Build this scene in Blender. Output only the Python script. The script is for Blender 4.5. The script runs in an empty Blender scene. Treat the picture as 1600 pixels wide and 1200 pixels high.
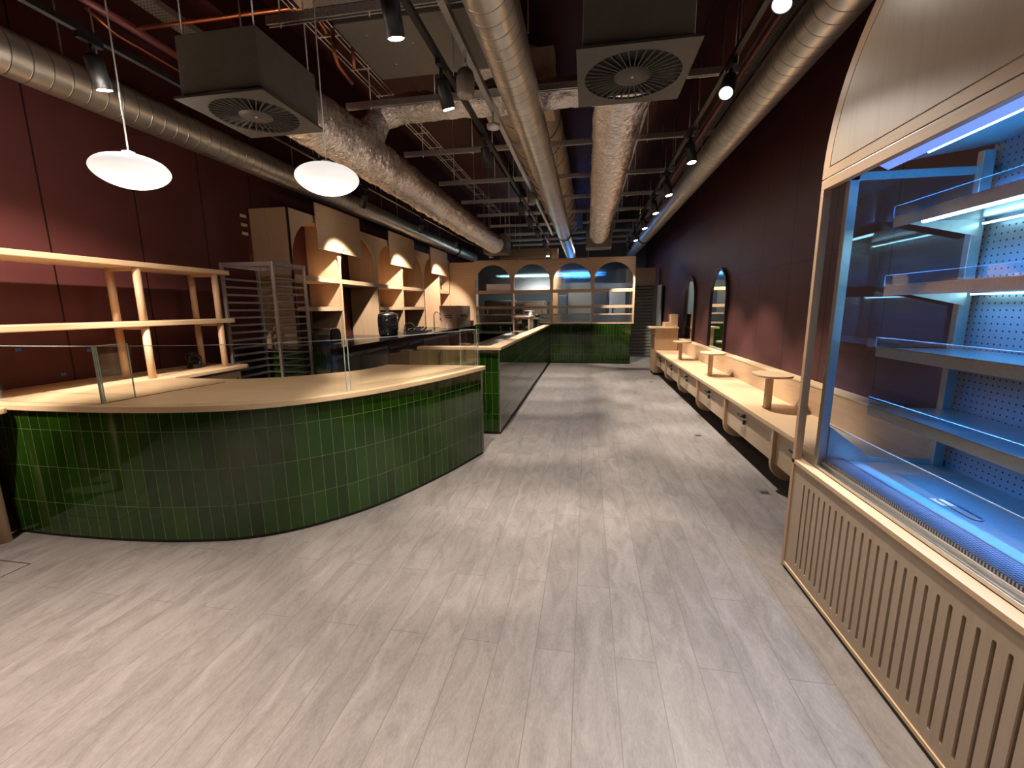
import bpy, bmesh, math, random
from mathutils import Vector, Matrix, noise
random.seed(7)
SC = bpy.context.scene
COL = SC.collection
PI = math.pi

# ------------------------------------------------------------------ materials
def newmat(name):
    m = bpy.data.materials.new(name); m.use_nodes = True
    nt = m.node_tree; b = nt.nodes['Principled BSDF']
    return m, nt, b
def N(nt, t, **kw):
    n = nt.nodes.new(t)
    for k, v in kw.items():
        if k in n.inputs: n.inputs[k].default_value = v
        else: setattr(n, k, v)
    return n
def L(nt, a, b): nt.links.new(a, b)
def ramp(nt, stops):
    r = nt.nodes.new('ShaderNodeValToRGB'); e = r.color_ramp.elements
    while len(e) > 1: e.remove(e[-1])
    e[0].position = stops[0][0]; e[0].color = (*stops[0][1], 1)
    for p, c in stops[1:]:
        x = e.new(p); x.color = (*c, 1)
    return r
def plain(name, col, rough=.5, metal=0, coat=0, noise_amt=.06, nscale=20, bump=0, spec=.5):
    m, nt, b = newmat(name)
    tc = N(nt, 'ShaderNodeTexCoord'); nz = N(nt, 'ShaderNodeTexNoise', Scale=nscale, Detail=4.0)
    L(nt, tc.outputs['Object'], nz.inputs['Vector'])
    c = Vector(col)
    r = ramp(nt, [(.3, tuple(c*(1-noise_amt))), (.7, tuple(c*(1+noise_amt)))])
    L(nt, nz.outputs['Fac'], r.inputs['Fac']); L(nt, r.outputs['Color'], b.inputs['Base Color'])
    b.inputs['Roughness'].default_value = rough; b.inputs['Metallic'].default_value = metal
    b.inputs['Coat Weight'].default_value = coat; b.inputs['Specular IOR Level'].default_value = spec
    if bump:
        bp = N(nt, 'ShaderNodeBump', Strength=bump, Distance=.01)
        L(nt, nz.outputs['Fac'], bp.inputs['Height']); L(nt, bp.outputs['Normal'], b.inputs['Normal'])
    return m
def wood(name, axis, base=(.54, .355, .21), rough=.42, contrast=.16):
    m, nt, b = newmat(name)
    tc = N(nt, 'ShaderNodeTexCoord'); mp = N(nt, 'ShaderNodeMapping')
    s = [22.0, 22.0, 22.0]; s['xyz'.index(axis)] = 1.3
    mp.inputs['Scale'].default_value = s
    L(nt, tc.outputs['Object'], mp.inputs['Vector'])
    nz = N(nt, 'ShaderNodeTexNoise', Scale=1.0, Detail=6.0, Roughness=.6, Distortion=.6)
    L(nt, mp.outputs['Vector'], nz.inputs['Vector'])
    n2 = N(nt, 'ShaderNodeTexNoise', Scale=6.0, Detail=3.0)
    L(nt, mp.outputs['Vector'], n2.inputs['Vector'])
    mx = N(nt, 'ShaderNodeMath', operation='MULTIPLY_ADD'); mx.inputs[1].default_value = .35
    L(nt, n2.outputs['Fac'], mx.inputs[0]); L(nt, nz.outputs['Fac'], mx.inputs[2])
    c = Vector(base)
    r = ramp(nt, [(.42, tuple(c*(1-contrast))), (.62, tuple(c)), (.9, (min(1, c.x*1.06), min(1, c.y*1.1), min(1, c.z*1.16)))])
    L(nt, mx.outputs[0], r.inputs['Fac']); L(nt, r.outputs['Color'], b.inputs['Base Color'])
    b.inputs['Roughness'].default_value = rough
    bp = N(nt, 'ShaderNodeBump', Strength=.08, Distance=.002)
    L(nt, mx.outputs[0], bp.inputs['Height']); L(nt, bp.outputs['Normal'], b.inputs['Normal'])
    return m
M = {}
for a in 'xyz':
    M['wood_'+a] = wood('birch_wood_'+a, a)
    M['pale_'+a] = wood('pale_oak_'+a, a, base=((.65, .45, .265) if a != 'z' else (.46, .355, .25)), contrast=.1)
M['ash_y'] = wood('ash_veneer_y', 'y', base=(.52, .385, .25), contrast=.26)
M['dark_metal'] = plain('black_powdercoat', (.008, .008, .009), .45)
M['black'] = plain('black_plastic', (.01, .01, .011), .3)
M['black_gloss'] = plain('black_enamel', (.006, .006, .007), .08, coat=1)
M['kick'] = plain('plinth_black', (.012, .011, .011), .6)
M['steel'] = plain('brushed_steel', (.55, .53, .5), .28, 1, nscale=60)
M['steel_dull'] = plain('dull_steel', (.42, .4, .37), .42, 1, nscale=40)
M['rack'] = plain('rack_aluminium', (.42, .38, .38), .38, .85)
M['galv'] = plain('galvanised_strut', (.78, .78, .76), .36, .85, nscale=80, noise_amt=.2)
M['grey_paint'] = plain('grey_painted_metal', (.2, .19, .165), .6)
M['diffuser'] = plain('diffuser_grey', (.075, .07, .06), .5)
M['white'] = plain('white_plastic', (.75, .73, .72), .4)
M['mirror_frame'] = plain('dark_maroon_frame', (.02, .008, .008), .4)
M['sensor'] = plain('sensor_beige', (.3, .26, .22), .5)
M['copper'] = plain('copper_pipe', (.62, .22, .11), .32, .9)
M['redpipe'] = plain('red_painted_pipe', (.12, .02, .018), .5)
M['beige'] = plain('beige_duct_wrap', (.75, .58, .4), .65, nscale=6, noise_amt=.15)
M['cardboard'] = plain('cardboard', (.58, .38, .26), .8)
M['print_ink'] = plain('brown_print', (.09, .05, .035), .8)
M['blue_tape'] = plain('blue_tape', (.05, .16, .5), .6)
M['paper_tab'] = plain('paper_tab', (.7, .6, .5), .8)
M['fridge_white'] = plain('white_enamel', (.5, .52, .54), .35)
M['slate'] = plain('slate_blue_door', (.07, .085, .1), .4)
M['shutter'] = plain('shutter_grey', (.2, .185, .165), .5)
M['beige_wall'] = plain('beige_board', (.38, .3, .22), .8)
M['granite'] = plain('dark_worktop', (.02, .019, .018), .18, nscale=90, noise_amt=.5)
M['soot'] = plain('dark_unit_front', (.03, .027, .027), .22)
M['mesh_dark'] = plain('dark_trough_floor', (.05, .05, .055), .5, .5)
M['oven_glass'] = plain('oven_glass', (.012, .012, .013), .06, coat=1)

def emis(name, col, strength):
    m, nt, b = newmat(name)
    b.inputs['Base Color'].default_value = (.8, .8, .8, 1)
    b.inputs['Emission Color'].default_value = (*col, 1); b.inputs['Emission Strength'].default_value = strength
    return m
M['lens'] = emis('lamp_lens', (1, .93, .84), 30)
M['lens_dim'] = emis('lamp_lens_soft', (1, .9, .78), 6)
M['globe'] = emis('opal_glass_lit', (1, .93, .87), .28)
M['trim_glow'] = emis('trim_blue_glow', (.03, .2, .9), .35)  # for the canopy trim: blue light falling on it is put in as emission
M['tube_cyan'] = emis('cyan_led', (.35, .8, 1), 5)
M['kitchen_blue'] = emis('kitchen_blue_lamp', (.03, .25, 1), 5)
M['kitchen_cyan'] = emis('kitchen_cyan_lamp', (.4, .85, 1), 8)
M['strip_warm'] = emis('warm_panel_lamp', (1, .88, .65), 3)

def glass(name, tint=(.93, .97, .95), rough=0.0, ior=1.5):
    m, nt, b = newmat(name); nt.nodes.remove(b)
    out = [n for n in nt.nodes if n.type == 'OUTPUT_MATERIAL'][0]
    tr = N(nt, 'ShaderNodeBsdfTransparent'); tr.inputs['Color'].default_value = (*tint, 1)
    gl = N(nt, 'ShaderNodeBsdfGlossy'); gl.inputs['Roughness'].default_value = rough
    lw = N(nt, 'ShaderNodeLayerWeight'); lw.inputs['Blend'].default_value = .5
    pw_ = N(nt, 'ShaderNodeMath', operation='POWER'); pw_.inputs[1].default_value = 5; L(nt, lw.outputs['Facing'], pw_.inputs[0])
    fr = N(nt, 'ShaderNodeMath', operation='MULTIPLY_ADD'); fr.inputs[1].default_value = .9; fr.inputs[2].default_value = .045; L(nt, pw_.outputs[0], fr.inputs[0])
    # procedural smudges keep the pane from being perfectly clean
    tc = N(nt, 'ShaderNodeTexCoord'); nz = N(nt, 'ShaderNodeTexNoise', Scale=3.0)
    L(nt, tc.outputs['Object'], nz.inputs['Vector'])
    mu = N(nt, 'ShaderNodeMath', operation='MULTIPLY_ADD'); mu.inputs[1].default_value = .01
    L(nt, nz.outputs['Fac'], mu.inputs[0]); L(nt, fr.outputs[0], mu.inputs[2])
    mx = N(nt, 'ShaderNodeMixShader'); L(nt, mu.outputs[0], mx.inputs[0]); L(nt, tr.outputs[0], mx.inputs[1]); L(nt, gl.outputs[0], mx.inputs[2])
    L(nt, mx.outputs[0], out.inputs['Surface'])
    return m
M['glass'] = glass('clear_glass', (.97, .985, .975))
M['glass_edge'] = plain('glass_edge', (.4, .48, .44), .2)
M['acrylic'] = glass('clear_acrylic', (.9, .95, 1))
M['acrylic_edge'] = plain('acrylic_edge', (.2, .26, .32), .25)
m, nt, b = newmat('reeded_glass'); M['reeded'] = m
b.inputs['Base Color'].default_value = (.8, .86, .87, 1); b.inputs['Transmission Weight'].default_value = 1
b.inputs['Roughness'].default_value = .08; b.inputs['IOR'].default_value = 1.3
tc = N(nt, 'ShaderNodeTexCoord'); wv = N(nt, 'ShaderNodeTexWave', wave_type='BANDS', bands_direction='X', Scale=24.0)
L(nt, tc.outputs['Object'], wv.inputs['Vector']); bp = N(nt, 'ShaderNodeBump', Strength=.7, Distance=.01)
L(nt, wv.outputs['Fac'], bp.inputs['Height']); L(nt, bp.outputs['Normal'], b.inputs['Normal'])
m, nt, b = newmat('mirror_silver'); M['mirror'] = m
b.inputs['Base Color'].default_value = (.62, .68, .64, 1); b.inputs['Metallic'].default_value = 1
nz = N(nt, 'ShaderNodeTexNoise', Scale=2.5); bp = N(nt, 'ShaderNodeBump', Strength=.02, Distance=.01)
L(nt, nz.outputs['Fac'], bp.inputs['Height']); L(nt, bp.outputs['Normal'], b.inputs['Normal']); b.inputs['Roughness'].default_value = .02

# floor: long grey planks laid along the room
m, nt, b = newmat('stone_plank_floor'); M['floor'] = m
tc = N(nt, 'ShaderNodeTexCoord'); mp = N(nt, 'ShaderNodeMapping'); mp.inputs['Rotation'].default_value = (0, 0, PI/2)
mp.inputs['Location'].default_value = (0.4, .024, 0)
L(nt, tc.outputs['Object'], mp.inputs['Vector'])
br = N(nt, 'ShaderNodeTexBrick', Scale=1.0, offset=.37, offset_frequency=2)
br.inputs['Brick Width'].default_value = 1.28; br.inputs['Row Height'].default_value = .1725
br.inputs['Mortar Size'].default_value = .0022; br.inputs['Mortar Smooth'].default_value = .3; br.inputs['Bias'].default_value = 0
br.inputs['Color1'].default_value = (0, 0, 0, 1); br.inputs['Color2'].default_value = (1, 1, 1, 1); br.inputs['Mortar'].default_value = (.5, .5, .5, 1)
L(nt, mp.outputs['Vector'], br.inputs['Vector'])
m2 = N(nt, 'ShaderNodeMapping'); m2.inputs['Scale'].default_value = (3.2, 1.0, 1)
L(nt, tc.outputs['Object'], m2.inputs['Vector'])
n1 = N(nt, 'ShaderNodeTexNoise', Scale=3.2, Detail=9.0, Roughness=.62, Distortion=1.3); L(nt, m2.outputs['Vector'], n1.inputs['Vector'])
n2 = N(nt, 'ShaderNodeTexNoise', Scale=42.0, Detail=5.0, Roughness=.7); L(nt, m2.outputs['Vector'], n2.inputs['Vector'])
r1 = ramp(nt, [(.3, (.145, .124, .113)), (.5, (.2, .174, .16)), (.72, (.25, .222, .205))])
mm = N(nt, 'ShaderNodeMath', operation='MULTIPLY_ADD'); mm.inputs[1].default_value = .6
L(nt, n2.outputs['Fac'], mm.inputs[0])
sb = N(nt, 'ShaderNodeMath', operation='MULTIPLY_ADD'); sb.inputs[1].default_value = .9; sb.inputs[2].default_value = -.25
L(nt, n1.outputs['Fac'], sb.inputs[0]); L(nt, sb.outputs[0], mm.inputs[2]); L(nt, mm.outputs[0], r1.inputs['Fac'])
tone = N(nt, 'ShaderNodeMapRange'); tone.inputs['To Min'].default_value = .92; tone.inputs['To Max'].default_value = 1.07
L(nt, br.outputs['Color'], tone.inputs['Value'])
mt = N(nt, 'ShaderNodeMix', data_type='RGBA', blend_type='MULTIPLY'); mt.inputs['Factor'].default_value = 1
L(nt, r1.outputs['Color'], mt.inputs['A']); L(nt, tone.outputs[0], mt.inputs['B'])
ms = N(nt, 'ShaderNodeMix', data_type='RGBA'); L(nt, br.outputs['Fac'], ms.inputs['Factor']); L(nt, mt.outputs['Result'], ms.inputs['A'])
ms.inputs['B'].default_value = (.13, .11, .1, 1); L(nt, ms.outputs['Result'], b.inputs['Base Color'])
b.inputs['Roughness'].default_value = .5
bp = N(nt, 'ShaderNodeBump', Strength=.12, Distance=.004); L(nt, mm.outputs[0], bp.inputs['Height']); L(nt, bp.outputs['Normal'], b.inputs['Normal'])

# glazed green tile, stacked bond, UV in metres
m, nt, b = newmat('green_glazed_tile'); M['tile'] = m
uv = N(nt, 'ShaderNodeTexCoord')
br = N(nt, 'ShaderNodeTexBrick', Scale=1.0, offset=0.0)
br.inputs['Brick Width'].default_value = .078; br.inputs['Row Height'].default_value = .252
br.inputs['Mortar Size'].default_value = .0016; br.inputs['Mortar Smooth'].default_value = .15
br.inputs['Color1'].default_value = (.007, .024, .0012, 1); br.inputs['Color2'].default_value = (.014, .045, .0025, 1); br.inputs['Mortar'].default_value = (.1, .13, .055, 1)
L(nt, uv.outputs['UV'], br.inputs['Vector']); L(nt, br.outputs['Color'], b.inputs['Base Color'])
nz = N(nt, 'ShaderNodeTexNoise', Scale=9.0, Detail=2.0); L(nt, uv.outputs['UV'], nz.inputs['Vector'])
# each tile leans a little: a per-tile random plane added to the height
bw = N(nt, 'ShaderNodeTexBrick', Scale=1.0, offset=0.0)
for k, v in (('Brick Width', .078), ('Row Height', .252), ('Mortar Size', .0), ): bw.inputs[k].default_value = v
bw.inputs['Color1'].default_value = (0, 0, 0, 1); bw.inputs['Color2'].default_value = (1, 1, 1, 1)
L(nt, uv.outputs['UV'], bw.inputs['Vector'])
sep = N(nt, 'ShaderNodeSeparateXYZ'); L(nt, uv.outputs['UV'], sep.inputs[0])
mu = N(nt, 'ShaderNodeMath', operation='MULTIPLY'); L(nt, bw.outputs['Color'], mu.inputs[0]); L(nt, sep.outputs['X'], mu.inputs[1])
ad = N(nt, 'ShaderNodeMath', operation='MULTIPLY_ADD'); ad.inputs[1].default_value = .06; L(nt, nz.outputs['Fac'], ad.inputs[0]); ad.inputs[2].default_value = 0
iv = N(nt, 'ShaderNodeMath', operation='MULTIPLY_ADD'); iv.inputs[1].default_value = -.12; L(nt, br.outputs['Fac'], iv.inputs[0]); L(nt, ad.outputs[0], iv.inputs[2])
bp = N(nt, 'ShaderNodeBump', Strength=.22, Distance=.02); L(nt, iv.outputs[0], bp.inputs['Height']); L(nt, bp.outputs['Normal'], b.inputs['Normal'])
rr = N(nt, 'ShaderNodeMath', operation='MULTIPLY_ADD'); rr.inputs[1].default_value = .5; rr.inputs[2].default_value = .06
L(nt, br.outputs['Fac'], rr.inputs[0]); L(nt, rr.outputs[0], b.inputs['Roughness'])
b.inputs['Specular IOR Level'].default_value = .5

# maroon boarded wall: board seams along Y every .77 m and one long seam
def maroon(name, seam_axis, z_seams, col=(.1, .029, .027), pitch=.77, off=0.0):
    m, nt, b = newmat(name)
    tc = N(nt, 'ShaderNodeTexCoord'); sp = N(nt, 'ShaderNodeSeparateXYZ'); L(nt, tc.outputs['Object'], sp.inputs[0])
    def line(src, expr_off, per, w):
        a = N(nt, 'ShaderNodeMath', operation='ADD'); a.inputs[1].default_value = expr_off + 100*per; L(nt, src, a.inputs[0])
        d = N(nt, 'ShaderNodeMath', operation='PINGPONG'); d.inputs[1].default_value = per/2; L(nt, a.outputs[0], d.inputs[0])
        c = N(nt, 'ShaderNodeMath', operation='LESS_THAN'); c.inputs[1].default_value = w; L(nt, d.outputs[0], c.inputs[0])
        return c.outputs[0]
    l1 = line(sp.outputs[seam_axis], -off, pitch, .0065)
    fac = l1
    for z in z_seams:
        a = N(nt, 'ShaderNodeMath', operation='COMPARE'); a.inputs[1].default_value = z; a.inputs[2].default_value = .003
        L(nt, sp.outputs['Z'], a.inputs[0])
        x = N(nt, 'ShaderNodeMath', operation='MAXIMUM'); L(nt, fac, x.inputs[0]); L(nt, a.outputs[0], x.inputs[1]); fac = x.outputs[0]
    nz = N(nt, 'ShaderNodeTexNoise', Scale=2.0, Detail=5.0); L(nt, tc.outputs['Object'], nz.inputs['Vector'])
    c = Vector(col); r = ramp(nt, [(.3, tuple(c*.88)), (.7, tuple(c*1.1))]); L(nt, nz.outputs['Fac'], r.inputs['Fac'])
    mx = N(nt, 'ShaderNodeMix', data_type='RGBA'); L(nt, fac, mx.inputs['Factor']); L(nt, r.outputs['Color'], mx.inputs['A']); mx.inputs['B'].default_value = (.01, .003, .003, 1)
    L(nt, mx.outputs['Result'], b.inputs['Base Color']); b.inputs['Roughness'].default_value = .5; b.inputs['Specular IOR Level'].default_value = .25
    return m
M['wall_left'] = maroon('maroon_boards_left', 'Y', [], pitch=.765, off=2.97)
M['wall_right'] = maroon('maroon_boards_right', 'Y', [1.93], col=(.075, .026, .026), pitch=.78, off=5.1)
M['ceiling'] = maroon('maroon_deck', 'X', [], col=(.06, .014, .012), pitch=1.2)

def perforated(name, col, metal, rough, pitch, rad, ax=('Y', 'Z')):
    m, nt, b = newmat(name)
    tc = N(nt, 'ShaderNodeTexCoord'); sp = N(nt, 'ShaderNodeSeparateXYZ'); L(nt, tc.outputs['Object'], sp.inputs[0])
    ds = []
    for a_ in ax:
        a = N(nt, 'ShaderNodeMath', operation='ADD'); a.inputs[1].default_value = 10*pitch; L(nt, sp.outputs[a_], a.inputs[0])
        d = N(nt, 'ShaderNodeMath', operation='PINGPONG'); d.inputs[1].default_value = pitch/2; L(nt, a.outputs[0], d.inputs[0])
        q = N(nt, 'ShaderNodeMath', operation='POWER'); q.inputs[1].default_value = 2; L(nt, d.outputs[0], q.inputs[0]); ds.append(q.outputs[0])
    s = N(nt, 'ShaderNodeMath', operation='ADD'); L(nt, ds[0], s.inputs[0]); L(nt, ds[1], s.inputs[1])
    c = N(nt, 'ShaderNodeMath', operation='LESS_THAN'); c.inputs[1].default_value = rad*rad; L(nt, s.outputs[0], c.inputs[0])
    mx = N(nt, 'ShaderNodeMix', data_type='RGBA'); L(nt, c.outputs[0], mx.inputs['Factor']); mx.inputs['A'].default_value = (*col, 1); mx.inputs['B'].default_value = (.004, .004, .006, 1)
    L(nt, mx.outputs['Result'], b.inputs['Base Color'])
    me = N(nt, 'ShaderNodeMath', operation='SUBTRACT'); me.inputs[0].default_value = 1; L(nt, c.outputs[0], me.inputs[1])
    me2 = N(nt, 'ShaderNodeMath', operation='MULTIPLY'); me2.inputs[1].default_value = metal; L(nt, me.outputs[0], me2.inputs[0]); L(nt, me2.outputs[0], b.inputs['Metallic'])
    b.inputs['Roughness'].default_value = rough
    return m
M['pegboard'] = perforated('perforated_back_panel', (.3, .3, .34), .6, .42, .03, .0042)
M['grille'] = perforated('honeycomb_grille', (.3, .3, .33), .8, .4, .012, .005, ('Y', 'X'))
M['tray_perf'] = perforated('slotted_cable_tray', (.5, .48, .44), .8, .45, .03, .006, ('Y', 'X'))

# spiral duct metal: helical lock seam, duct runs along Y, axis at the object's origin
def spiral(name, pitch, r):
    m, nt, b = newmat(name)
    tc = N(nt, 'ShaderNodeTexCoord'); sp = N(nt, 'ShaderNodeSeparateXYZ'); L(nt, tc.outputs['Object'], sp.inputs[0])
    at = N(nt, 'ShaderNodeMath', operation='ARCTAN2'); L(nt, sp.outputs['Z'], at.inputs[0]); L(nt, sp.outputs['X'], at.inputs[1])
    a1 = N(nt, 'ShaderNodeMath', operation='MULTIPLY'); a1.inputs[1].default_value = pitch/(2*PI); L(nt, at.outputs[0], a1.inputs[0])
    a2 = N(nt, 'ShaderNodeMath', operation='ADD'); L(nt, a1.outputs[0], a2.inputs[0]); L(nt, sp.outputs['Y'], a2.inputs[1])
    a3 = N(nt, 'ShaderNodeMath', operation='ADD'); a3.inputs[1].default_value = 200*pitch; L(nt, a2.outputs[0], a3.inputs[0])
    pp = N(nt, 'ShaderNodeMath', operation='PINGPONG'); pp.inputs[1].default_value = pitch/2; L(nt, a3.outputs[0], pp.inputs[0])
    mr = N(nt, 'ShaderNodeMapRange', interpolation_type='SMOOTHSTEP'); mr.inputs['From Min'].default_value = 0; mr.inputs['From Max'].default_value = .006; mr.inputs['To Min'].default_value = 1; mr.inputs['To Max'].default_value = 0
    L(nt, pp.outputs[0], mr.inputs['Value'])
    bp = N(nt, 'ShaderNodeBump', Strength=1.0, Distance=.004); L(nt, mr.outputs[0], bp.inputs['Height']); L(nt, bp.outputs['Normal'], b.inputs['Normal'])
    nz = N(nt, 'ShaderNodeTexNoise', Scale=4.0, Detail=6.0); L(nt, tc.outputs['Object'], nz.inputs['Vector'])
    r_ = ramp(nt, [(.3, (.56, .54, .49)), (.7, (.72, .7, .64))]); L(nt, nz.outputs['Fac'], r_.inputs['Fac'])
    mx = N(nt, 'ShaderNodeMix', data_type='RGBA'); L(nt, mr.outputs[0], mx.inputs['Factor']); L(nt, r_.outputs['Color'], mx.inputs['A']); mx.inputs['B'].default_value = (.2, .185, .16, 1)
    L(nt, mx.outputs['Result'], b.inputs['Base Color']); b.inputs['Metallic'].default_value = .9; b.inputs['Roughness'].default_value = .36
    return m
M['spiral'] = spiral('spiral_duct', .115, .15)
m, nt, b = newmat('crumpled_foil'); M['foil'] = m
tc = N(nt, 'ShaderNodeTexCoord'); mp = N(nt, 'ShaderNodeMapping'); mp.inputs['Scale'].default_value = (1, 3.2, 1)
L(nt, tc.outputs['Object'], mp.inputs['Vector']); nz = N(nt, 'ShaderNodeTexNoise', Scale=16.0, Detail=5.0, Roughness=.6, Distortion=1.2)
L(nt, mp.outputs['Vector'], nz.inputs['Vector']); bp = N(nt, 'ShaderNodeBump', Strength=.8, Distance=.03)
L(nt, nz.outputs['Fac'], bp.inputs['Height']); L(nt, bp.outputs['Normal'], b.inputs['Normal'])
b.inputs['Base Color'].default_value = (.95, .89, .82, 1); b.inputs['Metallic'].default_value = 1; b.inputs['Roughness'].default_value = .17

# ------------------------------------------------------------------ mesh builder
class MB:
    def __init__(s): s.v = []; s.f = []; s.uv = {}; s.sm = set()
    def add(s, vs, fs, smooth=False, uvs=None):
        o = len(s.v); s.v += [tuple(p) for p in vs]
        for i, f in enumerate(fs):
            if smooth is True or (smooth and i in smooth): s.sm.add(len(s.f))
            if uvs: s.uv[len(s.f)] = uvs[i]
            s.f.append([o+k for k in f])
        return s
    def box(s, x0, x1, y0, y1, z0, z1):
        if x0 > x1: x0, x1 = x1, x0
        if y0 > y1: y0, y1 = y1, y0
        if z0 > z1: z0, z1 = z1, z0
        v = [(x, y, z) for z in (z0, z1) for y in (y0, y1) for x in (x0, x1)]
        return s.add(v, [(0, 2, 3, 1), (4, 5, 7, 6), (0, 1, 5, 4), (2, 6, 7, 3), (0, 4, 6, 2), (1, 3, 7, 5)])
    def prism(s, poly, axis, a0, a1, smooth=False):
        # poly: 2D points. axis x -> (y,z); y -> (x,z); z -> (x,y)
        n = len(poly)
        def P(p, a): return {'x': (a, p[0], p[1]), 'y': (p[0], a, p[1]), 'z': (p[0], p[1], a)}[axis]
        A = sum(poly[i][0]*poly[(i+1) % n][1]-poly[(i+1) % n][0]*poly[i][1] for i in range(n))
        if (A < 0) != (axis == 'y'): poly = poly[::-1]
        if a0 > a1: a0, a1 = a1, a0
        v = [P(p, a0) for p in poly]+[P(p, a1) for p in poly]
        f = [tuple(range(n))[::-1], tuple(range(n, 2*n))]+[(i, (i+1) % n, n+(i+1) % n, n+i) for i in range(n)]
        return s.add(v, f, set(range(2, n+2)) if smooth else False)
    def tube(s, pts, r, n=12, cap=True, taper=None):
        pts = [Vector(p) for p in pts]; rings = []
        up = Vector((0, 0, 1)); prev = None
        for i, p in enumerate(pts):
            t = ((pts[min(i+1, len(pts)-1)]-pts[max(i-1, 0)])).normalized()
            if prev is None:
                a = up if abs(t.dot(up)) < .9 else Vector((1, 0, 0)); u = t.cross(a).normalized()
            else: u = (prev-t*prev.dot(t)).normalized()
            prev = u; w = t.cross(u)
            rr = r if taper is None else taper[i]
            rings.append([p+(u*math.cos(2*PI*k/n)+w*math.sin(2*PI*k/n))*rr for k in range(n)])
        v = [q for rg in rings for q in rg]; f = []
        for i in range(len(pts)-1):
            for k in range(n): f.append((i*n+k, i*n+(k+1) % n, (i+1)*n+(k+1) % n, (i+1)*n+k))
        ns = len(f)
        if cap: f.append(tuple(range(n))[::-1]); f.append(tuple(range((len(pts)-1)*n, len(pts)*n)))
        return s.add(v, f, set(range(ns)))
    def lathe(s, prof, c=(0, 0, 0), n=32, M_=None):
        # prof: (r, z) from bottom to top
        v = []; f = []
        for r, z in prof:
            for k in range(n): v.append(Vector((r*math.cos(2*PI*k/n), r*math.sin(2*PI*k/n), z)))
        for i in range(len(prof)-1):
            for k in range(n): f.append((i*n+k, i*n+(k+1) % n, (i+1)*n+(k+1) % n, (i+1)*n+k))
        ns = len(f); f.append(tuple(range(n))[::-1]); f.append(tuple(range((len(prof)-1)*n, len(prof)*n)))
        if M_ is not None: v = [M_ @ q for q in v]
        v = [q+Vector(c) for q in v]
        return s.add(v, f, set(range(ns)))
    def build(s, name, mat, parent=None, origin=None, bevel=0, seg=2, auto_uv=True):
        me = bpy.data.meshes.new(name)
        if origin is None:
            if parent is not None: origin = Vector(parent['_o'])
            else:
                xs = [p[0] for p in s.v]; ys = [p[1] for p in s.v]; zs = [p[2] for p in s.v]
                origin = Vector(((min(xs)+max(xs))/2, (min(ys)+max(ys))/2, min(zs)))
        origin = Vector(origin)
        me.from_pydata([tuple(Vector(p)-origin) for p in s.v], [], s.f)
        me.materials.append(mat)
        for i in s.sm: me.polygons[i].use_smooth = True
        ul = me.uv_layers.new(name='UV')
        for p in me.polygons:
            g = s.uv.get(p.index); nn = p.normal
            for j, li in enumerate(p.loop_indices):
                w = s.v[me.loops[li].vertex_index]
                if g: ul.data[li].uv = g[j]
                elif abs(nn.z) > .7: ul.data[li].uv = (w[0], w[1])
                elif abs(nn.x) > abs(nn.y): ul.data[li].uv = (w[1], w[2])
                else: ul.data[li].uv = (w[0], w[2])
        o = bpy.data.objects.new(name, me); COL.objects.link(o)
        o['_o'] = list(origin)
        if parent is not None:
            o.parent = parent; o.location = origin-Vector(parent['_o'])
        else: o.location = origin
        if bevel:
            bm = o.modifiers.new('bevel', 'BEVEL'); bm.width = bevel; bm.segments = seg; bm.limit_method = 'ANGLE'; bm.angle_limit = math.radians(50)
        return o
def tag(o, label=None, cat=None, group=None, kind=None):
    if label: o['label'] = label
    if cat: o['category'] = cat
    if group: o['group'] = group
    if kind: o['kind'] = kind
    return o
def thing(name, label, cat, loc, group=None, kind=None):
    o = bpy.data.objects.new(name, None); COL.objects.link(o); o.empty_display_size = .05
    o.location = loc; o['_o'] = list(loc)
    return tag(o, label, cat, group, kind)
def children(o): return [c for c in bpy.data.objects if c.parent == o]
def copy_tree(o, parent=None):
    c = o.copy(); COL.objects.link(c); c.parent = parent
    for ch in KIDS.get(o.name, children(o)): copy_tree(ch, c)
    return c
KIDS = {}
def struct(mb, name, mat, **kw): return tag(mb.build(name, mat, **kw), kind='structure')
def bx(*a): return MB().box(*a)
def arc(cx, cz, r, a0, a1, n): return [(cx+r*math.cos(math.radians(a0+(a1-a0)*i/n)), cz+r*math.sin(math.radians(a0+(a1-a0)*i/n))) for i in range(n+1)]
def rrect(x0, x1, y0, y1, r, n=5):
    return arc(x1-r, y1-r, r, 0, 90, n)+arc(x0+r, y1-r, r, 90, 180, n)+arc(x0+r, y0+r, r, 180, 270, n)+arc(x1-r, y0+r, r, 270, 360, n)

# ------------------------------------------------------------------ camera
f_px, yaw, pitch, roll, HC = 670.8, .172502, .175135, -.010087, 1.5
fw = Vector((-math.sin(yaw)*math.cos(pitch), math.cos(yaw)*math.cos(pitch), -math.sin(pitch)))
rt = Vector((math.cos(yaw), math.sin(yaw), 0)); up = rt.cross(fw)
r2 = rt*math.cos(roll)+up*math.sin(roll); u2 = -rt*math.sin(roll)+up*math.cos(roll)
cd = bpy.data.cameras.new('camera'); cam = bpy.data.objects.new('camera', cd); COL.objects.link(cam)
mw = Matrix.Identity(4)
for i in range(3): mw[i][0] = r2[i]; mw[i][1] = u2[i]; mw[i][2] = -fw[i]; mw[i][3] = (0, 0, HC)[i]
cam.matrix_world = mw; cd.sensor_width = 36; cd.sensor_fit = 'HORIZONTAL'; cd.lens = 36*f_px/1600; cd.clip_start = .05
SC.camera = cam

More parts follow.
